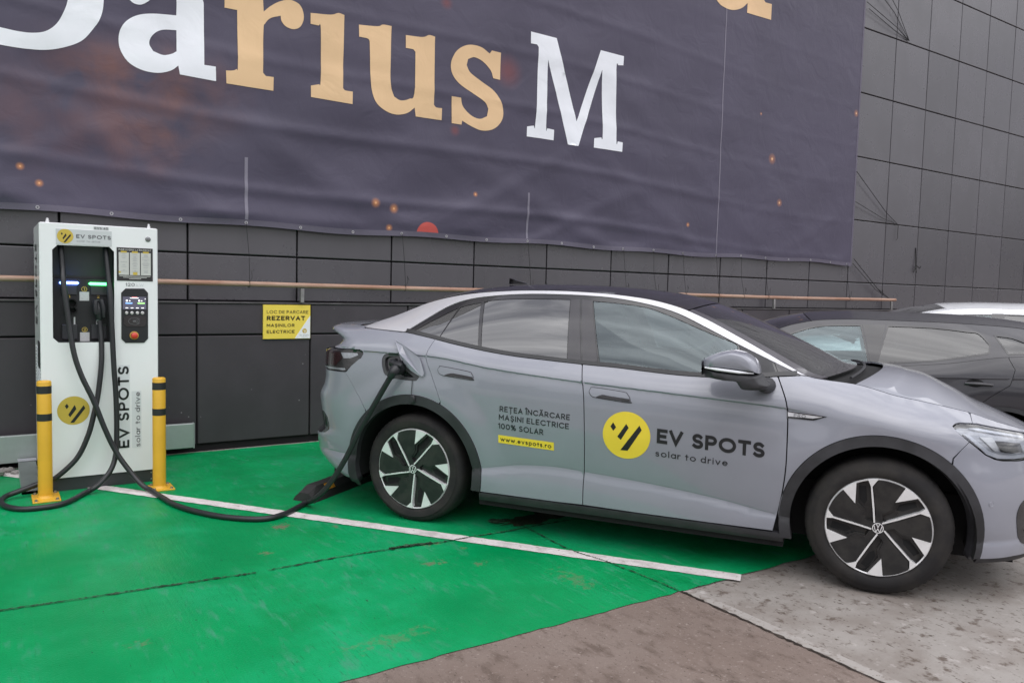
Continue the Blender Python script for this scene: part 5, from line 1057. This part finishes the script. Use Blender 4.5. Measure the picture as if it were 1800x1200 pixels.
# charge port, open flap, plug
pt=c.panel('charge_port',inset(PORT,-.006),M_black,'R',off=-.022,ins=0,lip=0)
c.panel('port_rim',inset(PORT,.001),mat('port_grey',(.05,.05,.055),rough=.35,coat=.3,var=.2),'R',off=-.004,ins=0,lip=.02,parent=pt,holes=[inset(PORT,.022)])
f0=c.fn('R',.004)
# flap: hinged on the port's forward lower edge, swung outward
FL2=[(-.118,1.102,.004),(-.085,1.050,.004),(-.03,1.004,.004),(.046,.968,.004),(.085,.985,.055),(.082,1.020,.075),(.030,1.098,.105),(-.02,1.130,.11),(-.10,1.168,.10),(-.150,1.196,.09),(-.150,1.160,.05)]
def flp(q): P,N=c.pts([(q[0],q[1])],'R',q[2]); return Vector(P[0])
import itertools
def solve_flap():
    # traced outline in (u,z); outward lift grows with distance from the hinge line
    tr=[(-.111,1.108),(-.074,1.048),(-.020,1.004),(.030,.980),(.060,.972),(.077,.973),(.079,.996),(.060,1.045),(.036,1.091),(.012,1.110),(-.016,1.125),(-.107,1.168),(-.160,1.196),(-.171,1.199),(-.172,1.192),(-.145,1.154)]
    h0=np.array((-.175,1.205)); h1=np.array((.085,.985)); d=(h1-h0)/np.linalg.norm(h1-h0); n=np.array((d[1],-d[0])); n=n if n[1]<0 else -n
    cam_=np.array((2.5045,-5.34132,1.557)); out=[]
    for p in tr:
        dist=float((np.array(p)-h0)@n); lift=.020+dist*.10
        P,N=c.pts([p],'R',0); v=cam_-P[0]; k=lift/float(v@N[0]); out.append(Vector(P[0]+v*k))   # slide along the sight line so the traced outline holds
    return out
fl=solve_flap(); cen=sum(fl,Vector())/len(fl); nrm=Vector((0,0,0))
for i in range(len(fl)): nrm+=(fl[i]-cen).cross(fl[(i+1)%len(fl)]-cen)
nrm.normalize(); nrm=nrm if nrm.y<0 else -nrm
mb=MB(); n=len(fl); mb.add([p for p in fl]+[p-nrm*.006 for p in fl],[tuple(range(n)),tuple(range(2*n-1,n-1,-1))]+[(i,(i+1)%n,n+(i+1)%n,n+i) for i in range(n)])
mb.build('charge_flap',M_paint,pt,smooth=False)
# tethered dust cap hanging below the port
P0=Vector(f0(.005,.945)); mb=MB(); mb.tube([P0+Vector((0,-.004,0)),Vector(f0(.006,.90))+Vector((0,-.004,0)),Vector(f0(.004,.86))+Vector((0,-.006,0)),Vector(f0(.012,.83))+Vector((0,-.012,0))],.0022,6); q=Vector(f0(.016,.825))
mb.box(q.x-.018,q.x+.018,q.y-.022,q.y-.006,q.z-.03,q.z+.022,bev=.008); mb.build('dust_cap',M_clad,pt)
# plug belongs to the charger's cable
W=lambda x,w,z:tuple(np.array(car2world(x,w,z))-np.array((0,6.43,0)))
mb=MB()
mb.tube([W(*q) for q in [(-.105,.86,1.030),(-.103,.90,1.028),(-.100,.945,1.022),(-.098,.965,1.018)]],[.046,.047,.046,.030],16)
mb.tube([W(*q) for q in [(-.150,.87,1.055),(-.145,.93,1.052),(-.140,.955,1.048)]],[.026,.027,.018],12)
mb.tube([W(*q) for q in spline([(-.098,.92,1.022),(-.094,.972,1.020),(-.098,1.0,1.005),(-.118,1.003,.968)],5)],[.036]*5+[.034]*4+[.031]*3+[.027]*3+[.023],14)
mb.tube([W(*q) for q in [(-.150,.95,1.058),(-.085,.975,1.048),(-.05,.975,1.042)]],[.014,.017,.014],10)
mb.build('charging_plug',M_ck,cplug)
# mirrors
def mirror(side):
    sg=-1 if side=='R' else 1
    up=[(1.868,1.155),(1.866,1.198),(1.90,1.219),(1.94,1.236),(1.975,1.246),(2.013,1.252),(2.05,1.248),(2.088,1.238),(2.118,1.220),(2.140,1.200),(2.156,1.168),(2.163,1.137),(2.12,1.140),(2.0,1.148)]
    lo=[(1.870,1.150),(1.876,1.106),(1.95,1.096),(2.034,1.093),(2.058,1.070),(2.080,1.048),(2.14,1.046),(2.196,1.054),(2.212,1.076),(2.18,1.112),(2.163,1.132),(2.12,1.135),(2.0,1.143)]
    def shell(poly,w0,w1,m,name,parent,rnd_=.05):
        poly=smooth_poly(poly,60,4); cc=np.mean(poly,0); mb=MB(); rings=[]
        for t in (0,.15,.35,.6,.8,.92,.98,1.0):
            sc=(1-max(0,(t-.5)/.5)**2.6*.30) if t<1 else .62; w=w0+(w1-w0)*t
            rings.append([(cc[0]+(a-cc[0])*sc,sg*w,cc[1]+(b-cc[1])*(sc if t>0 else 1)) for a,b in poly])
        n=len(poly); V=[p for r_ in rings for p in r_]+[(cc[0],sg*w1,cc[1])]; k=len(rings)
        F=[(j*n+i,j*n+(i+1)%n,(j+1)*n+(i+1)%n,(j+1)*n+i) for j in range(k-1) for i in range(n)]+[((k-1)*n+i,(k-1)*n+(i+1)%n,k*n) for i in range(n)]+[tuple(range(n))]
        mb.add(V,F); return mb.build(name,m,parent,angle=60)
    # cross-section swept outward from the window corner
    rt_=shell(lo,.945,1.125,M_clad,'wing_mirror',ev); shell(up,.95,1.13,M_paint,'mirror_cap',rt_)
    mb=MB(); mb.tube([(1.885,sg*1.115,1.158),(1.95,sg*1.128,1.153),(2.06,sg*1.128,1.145),(2.135,sg*1.105,1.141)],[.004,.0075,.0075,.003],8); mb.build('indicator',M_drl,rt_)
    mb=MB(); mb.tube([(2.17,sg*.985,1.072),(2.18,sg*.93,1.062),(2.19,sg*.865,1.058)],[.036,.04,.046],12); mb.build('mirror_foot',M_clad,rt_)
    mb=MB(); mb.add([(1.867,sg*.965,1.11),(1.867,sg*1.10,1.115),(1.864,sg*1.10,1.19),(1.864,sg*.965,1.19)],[(0,1,2,3)]); mb.build('mirror_glass',mat('mirror_silver',(.8,.8,.8),rough=.03,metal=1,var=.01),rt_)
mirror('R'); mirror('L')
# wheels
for side in ('R','L'):
    wheel(ev,'wheel',0.0,side,.893,.360,.268,.235,24 if side=='R' else 10,.352); wheel(ev,'wheel',2.775,side,.893,.362,.262,.235,0 if side=='R' else 33,.353)
liner(ev,0,.35,.45,.52,.90,M_void); liner(ev,2.775,.35,.45,.52,.90,M_void)
mb=MB(); mb.box(.46,2.31,-.84,.84,.165,.30); mb.box(-.85,.46,-.56,.56,.17,.5); mb.box(2.31,3.45,-.56,.56,.17,.5); mb.build('underbody',M_void,ev,smooth=False)
# cabin
def seat(root,x,y,z0=.52,wid=.5,m=M_seat):
    mb=MB(); mb.box(x-.28,x+.28,y-wid/2,y+wid/2,z0-.1,z0+.1,bev=.04)
    mb.prism([(x-.30,z0+.05),(x-.16,z0+.05),(x-.30,z0+.60),(x-.40,z0+.60)],lambda a,b,d:(a,y+d,b),-wid/2+.02,wid/2-.02); mb.prism([(x-.30,z0+.05),(x-.16,z0+.05),(x-.30,z0+.60),(x-.40,z0+.60)],lambda a,b,d:(a,y+d,b),wid/2-.02,-wid/2+.02)
    s_=mb.build('seat',m,root,smooth=False)
    mb=MB(); mb.box(x-.47,x-.35,y-.13,y+.13,z0+.64,z0+.82,bev=.05); mb.build('headrest',m,s_)
for y in (-.38,.38): seat(ev,1.42,y,.58)
for y in (-.38,.38): seat(ev,.50,y,.60)
mb=MB(); mb.prism([(2.02,.60),(2.35,.60),(2.45,1.0),(2.30,1.06),(2.05,1.02),(1.96,.92)],lambda a,b,d:(a,d,b),-.72,.72); mb.build('dashboard',M_int,ev,smooth=False)
mb=MB(); V=[(1.78-.06*math.sin(a),.38+.185*math.cos(a),.99+.175*math.sin(a)) for a in [2*math.pi*i/28 for i in range(29)]]; mb.tube(V,.014,8,cap=False); mb.tube([(1.78,.38,.99),(2.0,.38,.90)],.03,8); mb.build('steering_wheel',M_int,ev)
# lettering on the doors
def decal(boxes,m,name,parent,off=.0022):
    mb=MB()
    for tx,(x0,y0,x1,y1,dy),wt,tr in boxes:
        f=c.fn('R',off)
        def f2(a,b): 
            t=(a-x0)/(x1-x0); return f(a,b+dy*t)
        put_text(mb,tx,f2,(x0,y0,x1,y1),wt,tr)
    return mb.build(name,m,parent,smooth=False)
decal([('REȚEA ÎNCĂRCARE',(.620,.790,1.078,.824,-.015),.17,.22)],M_letter,'lettering',rd_R:=[o for o in ev.children if o.name.startswith('door')][0])
decal([('MAȘINI ELECTRICE',(.616,.738,1.073,.772,-.018),.17,.22)],M_letter,'lettering',rd_R)
decal([('100% SOLAR',(.613,.682,.911,.717,-.014),.17,.2)],M_letter,'lettering',rd_R)
ys_=c.panel('web_strip',[(.612,.641),(.978,.628),(.978,.578),(.612,.591)],M_yel,'R',off=.0018,ins=0,lip=0,parent=rd_R,step=.03)
decal([('www.evspots.ro',(.627,.603,.962,.630,-.013),.17,.22)],M_letter,'lettering',ys_,off=.0030)
fd_R=[o for o in ev.children if o.name.startswith('door')][1]
decal([('EV SPOTS',(1.604,.690,2.196,.774,-.025),.235,.13)],M_letter,'lettering',fd_R)
decal([('solar to drive',(1.598,.612,2.003,.648,-.014),.14,.24)],M_letter,'lettering',fd_R)
n=60; dc=(1.425,.7165); ds=c.panel('logo_disc',[(dc[0]+.1415*math.cos(2*math.pi*i/n)-.0*math.sin(2*math.pi*i/n),dc[1]+.139*math.sin(2*math.pi*i/n)) for i in range(n)],M_yel,'R',off=.0018,ins=0,lip=0,parent=fd_R,step=.025)
for P in ([(1.345,.787),(1.363,.759),(1.347,.737),(1.329,.762)],[(1.423,.784),(1.438,.762),(1.393,.687),(1.372,.705)],[(1.501,.781),(1.515,.756),(1.435,.627),(1.391,.626)]):
    c.panel('logo_bar',P,M_letter,'R',off=.0030,ins=0,lip=0,parent=ds,step=.025)
decal([('PRO',(2.335,.903,2.395,.921,-.002),.16,.3)],M_gp,'lettering',[o for o in ev.children if o.name.startswith('front_fender')][0],off=.0070)
# ---------------------------------------------------------------- other parked cars
C2=dict(nf=2.4,nr=2.7,ua=-.30,ub=2.55,Lf=1.35,Lr=1.2,wheels=[(0,.33),(2.67,.33)],fl=.014,dl=.7,
 xf='.15:3.40 .3:3.50 .5:3.52 .7:3.48 .85:3.35', xr='.15:-.55 .3:-.74 .5:-.80 .7:-.78 .9:-.72 1.1:-.64 1.25:-.55 1.4:-.42',
 zl='-1.6:.36 4:.36', zc='-1.6:.98 -.4:.96 .5:.92 1.5:.89 2.4:.86 2.8:.80 4:.66', zb='-1.6:1.15 -.4:1.14 0:1.112 .4:1.04 .9:.985 1.5:.955 2.1:.945 2.45:.935 2.7:.90 3.2:.84 3.9:.73',
 zt='-1.6:1.17 -.75:1.19 -.5:1.27 -.3:1.315 0:1.347 .5:1.362 1.0:1.365 1.35:1.35 1.6:1.30 1.85:1.20 2.1:1.08 2.3:.985 2.45:.955 2.7:.925 3.2:.86 3.9:.75',
 w2='-1.6:.86 0:.89 4:.89', w3='-1.6:.74 -.5:.78 0:.83 1:.84 2:.83 2.4:.77 4:.74', w4='-1.6:.62 -.5:.57 0:.57 1:.59 1.5:.62 2:.70 2.4:.745 4:.70', cr='-1.6:0 -.5:.3 0:.8 2:.8 2.5:0 4:0',
 pA='-1:.875 0:.875 .4:.884 .75:.88 1:.85 1.2:.82', pB='0:.877 .12:.882 .3:.892 .55:.90 .8:.896 1:.884', pC='-1.6:1.5 2:1.4 2.5:2.2 4:2.4', pu='-1.6:2.2 4:2.2',
 bow='-1.6:0 -.5:-.06 0:0 1:0 1.5:.10 2.1:.24 2.4:.2 3:.05 4:0', crown='-1.6:0 -.7:.03 -.3:.05 .3:.065 1:.065 1.5:.06 2:.05 2.4:.045 2.8:.07 3.3:.04 4:0')
def scaled(T,dz,k,dw=0):
    o=dict(T)
    for key in ('zl','zc','zb','zt'):
        v=[float(a) for a in T[key].replace(':',' ').split()]; o[key]=' '.join('%g:%g'%(v[i],v[i+1]*k+dz) for i in range(0,len(v),2))
    for key in ('xf','xr'):
        v=[float(a) for a in T[key].replace(':',' ').split()]; o[key]=' '.join('%g:%g'%(v[i]*k+dz,v[i+1]) for i in range(0,len(v),2))
    return o
def simple_car(T,root,paint_,winpolys,doorlines,handles,near,step,arch=.40,wr=.33,wheelr=(.325,.235),rail=None,quarter=None):
    Bd=Body(**T); k=Car(Bd,root,step=step,fstep=.09,near=near); x2=T['wheels'][1][0]; zc=T['wheels'][0][1]
    aR=lambda a0,a1,r=arch:k.arcpts(0,zc,r,a0,a1,30); aF=lambda a0,a1,r=arch:k.arcpts(x2,zc,r,a0,a1,30)
    zb=lambda u:(u,float(Bd.zb(u))); zt=lambda u:(u,float(Bd.zt(u)))
    d0,d1,d2=doorlines   # rear door rear edge, B line, front door front edge (lists of (u,z), top to bottom)
    for side in ('R','L'):
        low=.25*1.0
        q=[zb(u) for u in np.linspace(-.30,d0[0][0],10)]+d0+aR(math.degrees(math.atan2(d0[-1][1]-zc,d0[-1][0]))+.5,196)+[(-.55,low),(-1.5,low)]+[zt(u) for u in np.linspace(-1.5,-.32,20)]
        k.panel('rear_quarter',q,paint_,side)
        tl=k.panel('tail_light',[(-1.0,.98),(-.48,.97),(-.42,.90),(-.5,.80),(-1.0,.80)],M_red,side,off=.003,ins=0)
        q=[zb(u) for u in np.linspace(d0[0][0],d1[0][0],16)]+d1+[(.9,low),(.6,low)]+aR(-12,math.degrees(math.atan2(d0[-1][1]-zc,d0[-1][0]))-.5)+d0[::-1]
        dr=k.panel('door',q,paint_,side)
        q=[zb(u) for u in np.linspace(d1[0][0]+.004,d2[0][0],16)]+d2+[(1.8,low),(1.4,low)]+[(a+.004,b) for a,b in d1[::-1]]
        df=k.panel('door',q,paint_,side)
        for d_o,(hx,hz) in zip((dr,df),handles):
            hp=k.panel('door_handle',[(hx+.11*math.cos(t)*.55+.03,hz+.032*math.sin(t)) for t in np.linspace(0,2*math.pi,20)[:-1]],M_void,side,off=.002,ins=0,lip=0,parent=d_o,step=.03)
            sg=1 if side=='L' else -1; P,N=k.pts([(hx-.09,hz-.008),(hx,hz-.008),(hx+.10,hz-.008)],side,.03); P[0]-=N[0]*.016; P[2]-=N[2]*.016
            mb=MB(); mb.tube([tuple(p) for p in P],[.012,.014,.012],8); mb.build('handle_bar',paint_,hp)
        q=[zb(u) for u in np.linspace(d2[0][0]+.004,2.42,6)]+[zt(u) for u in np.linspace(2.45,3.1,14)]+[(3.08,.70)]+aF(50,182)+[(a+.004,b) for a,b in d2[::-1] if b>.45]
        k.panel('front_fender',q,paint_,side)
        q=[(3.085,.70),(3.105,float(Bd.zt(3.105)))]+[zt(u) for u in np.linspace(3.12,Bd.uE,20)]+[(Bd.uE,.22),(3.3,.22)]+aF(-15,49)
        fb=k.panel('front_bumper',q,paint_,side)
        k.panel('headlight',[(3.12,.80),(3.5,.76),(3.52,.66),(3.3,.64),(3.14,.70)],M_lens,side,off=.004,ins=0); k.panel('front_grille',[(3.55,.72),(Bd.uE,.72),(Bd.uE,.40),(3.6,.40)],M_black,side,off=.004,ins=0,parent=fb)
        k.panel('arch_trim',aR(-14,196,arch+.0)+aR(196,-14,arch-.035),M_clad,side,off=.004,ins=0,lip=.05); k.panel('arch_trim',aF(-14,196,arch)+aF(196,-14,arch-.035),M_clad,side,off=.004,ins=0,lip=.05)
        k.panel('sill_trim',[(.38,.17),(2.3,.17),(2.3,.245),(.40,.245)],M_clad,side,off=.002,ins=0,lip=.05)
        # glasshouse
        q=[zb(u) for u in np.linspace(-.30,2.40,40)]+[zt(u) for u in np.linspace(2.40,-.31,50)]
        wf=k.panel('roof_side',q,paint_,side,off=-.001,ins=.001,holes=[smooth_poly(p,50,3) for p in winpolys])
        for i,p in enumerate(winpolys):
            p=smooth_poly(p,50,3); k.panel('window_trim',inset(dedupe(p),-.006),M_black,side,off=.0005,ins=0,lip=.004,parent=wf,holes=[inset(dedupe(p),.006)])
            k.panel('window_glass',p,M_glass if i==0 else M_tint2,side,off=-.004,ins=0,lip=0,parent=wf,step=.06)
        if quarter:
            for p in quarter: k.panel('pillar_trim',p,M_black,side,off=.0015,ins=0,lip=.003,parent=wf,step=.05)
        q=[zb(u) for u in np.linspace(-.3,2.4,24)]+[zt(u) for u in np.linspace(2.45,Bd.uE,20)]+[(Bd.uE,.2),(x2+.4,.2)]+aF(-14,194,arch-.03)+[(.4,.2)]+aR(-14,194,arch-.03)+[(-1.5,.2)]+[zt(u) for u in np.linspace(-1.5,-.32,14)]
        k.panel('inner_shell',q,M_void,side,off=-.028,ins=0,lip=0,step=.12)
    k.upper('roof',-.28,1.45,paint_,36,22,off=.002); k.upper('windscreen',1.456,2.36,M_wind,30,22,tm=.93)
    for s_ in (-1,1): k.upper('a_pillar',1.456,2.36,paint_,30,5,off=.002,t0=.91*s_,tm=1.0*s_)
    k.upper('rear_window',Bd.uS+.06,-.285,M_tint,20,22,off=-.002); k.upper('cowl',2.30,2.5,M_void,8,18,off=-.03,tm=.98); k.upper('hood',2.46,Bd.uE-.02,paint_,40,24)
    for side in ('R','L'):
        wheel(root,'wheel',0,side,T['w_wheel'],wheelr[0],wheelr[1],.21,0,zc,spokes=False) if False else wheel(root,'wheel',0,side,.865,wheelr[0],wheelr[1],.21,0,zc,spokes=False)
        wheel(root,'wheel',x2,side,.865,wheelr[0],wheelr[1],.21,20,zc,spokes=False)
        sg=1 if side=='L' else -1; mb=MB(); V=[(2.02+.09*math.cos(t)*(1-.2*(h>.5)),sg*(.90+.18*h),1.02*T['zk']+.065*math.sin(t)*(1-.25*(h>.5))) for h in (0,.5,1) for t in np.linspace(0,2*math.pi,17)[:-1]]
        mb.add(V,[(j*16+i,j*16+(i+1)%16,(j+1)*16+(i+1)%16,(j+1)*16+i) for j in range(2) for i in range(16)]+[tuple(range(32,48)),tuple(range(15,-1,-1))]); mb.tube([(2.02,sg*.92,.99*T['zk']),(2.05,sg*.82,.965*T['zk'])],.03,8); mb.build('wing_mirror',paint_,root)
    liner(root,0,zc,arch-.02,.5,.87,M_void); liner(root,x2,zc,arch-.02,.5,.87,M_void)
    mb=MB(); mb.box(.4,2.27,-.8,.8,.16,.3); mb.box(-.65,.4,-.54,.54,.17,.5); mb.box(2.27,3.3,-.54,.54,.17,.5); mb.build('underbody',M_void,root,smooth=False)
    for y in (-.36,.36): seat(root,1.25,y,.5*T['zk']); seat(root,.35,y,.52*T['zk'])
    mb=MB(); mb.prism([(1.9,.55),(2.2,.55),(2.28,.88*T['zk']),(2.1,.93*T['zk']),(1.85,.85)],lambda a,b,d:(a,d,b),-.68,.68); mb.build('dashboard',M_int,root,smooth=False)
    return k
def place(x,w): p=car2world(x,w,.008); return p
C2['zk']=1.0
pc=thing('parked_car','dark grey hatchback parked nose to the wall beyond the hood of the electric car','car',place(3.78,-2.65),WR+math.pi)
W2=[[(1.05,1.315),(1.35,1.300),(1.55,1.245),(1.80,1.13),(2.02,1.0),(1.95,.972),(1.5,.975),(1.10,.995),(.98,1.0)],
    [(.84,1.320),(.50,1.318),(.26,1.298),(.17,1.285),(.10,1.20),(.115,1.135),(.5,1.055),(.86,1.015),(.92,1.012)],
    [(.06,1.275),(-.06,1.262),(-.16,1.222),(-.235,1.175),(-.215,1.155),(-.04,1.138),(-.015,1.138)]]
D2=([(-.02,1.10),(-.06,1.02),(-.03,.90),(.10,.80),(.25,.66)],[(.97,.985),(1.0,.85),(1.01,.6),(1.0,.40),(.99,.25)],[(2.05,.945),(2.10,.85),(2.12,.70),(2.12,.45),(2.05,.25)])
simple_car(C2,pc,M_dark,W2,D2,[(.18,.90),(1.15,.88)],'L',.03,quarter=[[(.86,1.325),(1.04,1.322),(.965,1.0),(.925,1.005)]])
C3=scaled(C2,0.0,1.085); C3['zk']=1.085; C3['wheels']=[(0,.35),(2.67,.35)]
# taller, flatter roof
C3['zt']='-1.6:1.26 -.75:1.29 -.6:1.36 -.4:1.41 0:1.455 .5:1.470 1.0:1.47 1.35:1.455 1.6:1.41 1.8:1.35 2.0:1.27 2.2:1.14 2.35:1.06 2.45:1.035 2.7:1.0 3.2:.94 3.9:.82'
wc=thing('parked_car','white car parked farthest from the camera, only its roof and side windows in view','car',place(5.15,-5.35),WR+math.pi)
W3=[[(1.02,1.40),(1.35,1.385),(1.55,1.34),(1.78,1.23),(1.98,1.09),(1.9,1.055),(1.5,1.06),(.98,1.08)],
    [(.90,1.405),(.50,1.402),(.20,1.38),(.10,1.36),(.08,1.24),(.5,1.14),(.93,1.10)],
    [(.03,1.35),(-.10,1.33),(-.26,1.27),(-.22,1.25),(.0,1.24)]]
D3=([(-.02,1.20),(-.06,1.10),(-.03,.97),(.10,.87),(.26,.72)],[(.95,1.07),(1.0,.92),(1.01,.65),(1.0,.42),(.99,.25)],[(2.05,1.02),(2.10,.92),(2.12,.75),(2.12,.45),(2.05,.25)])
simple_car(C3,wc,M_white,W3,D3,[(.18,.98),(1.15,.96)],'L',.05,arch=.42,wheelr=(.345,.24),quarter=[[(.905,1.415),(1.015,1.412),(.975,1.085),(.935,1.085)]])
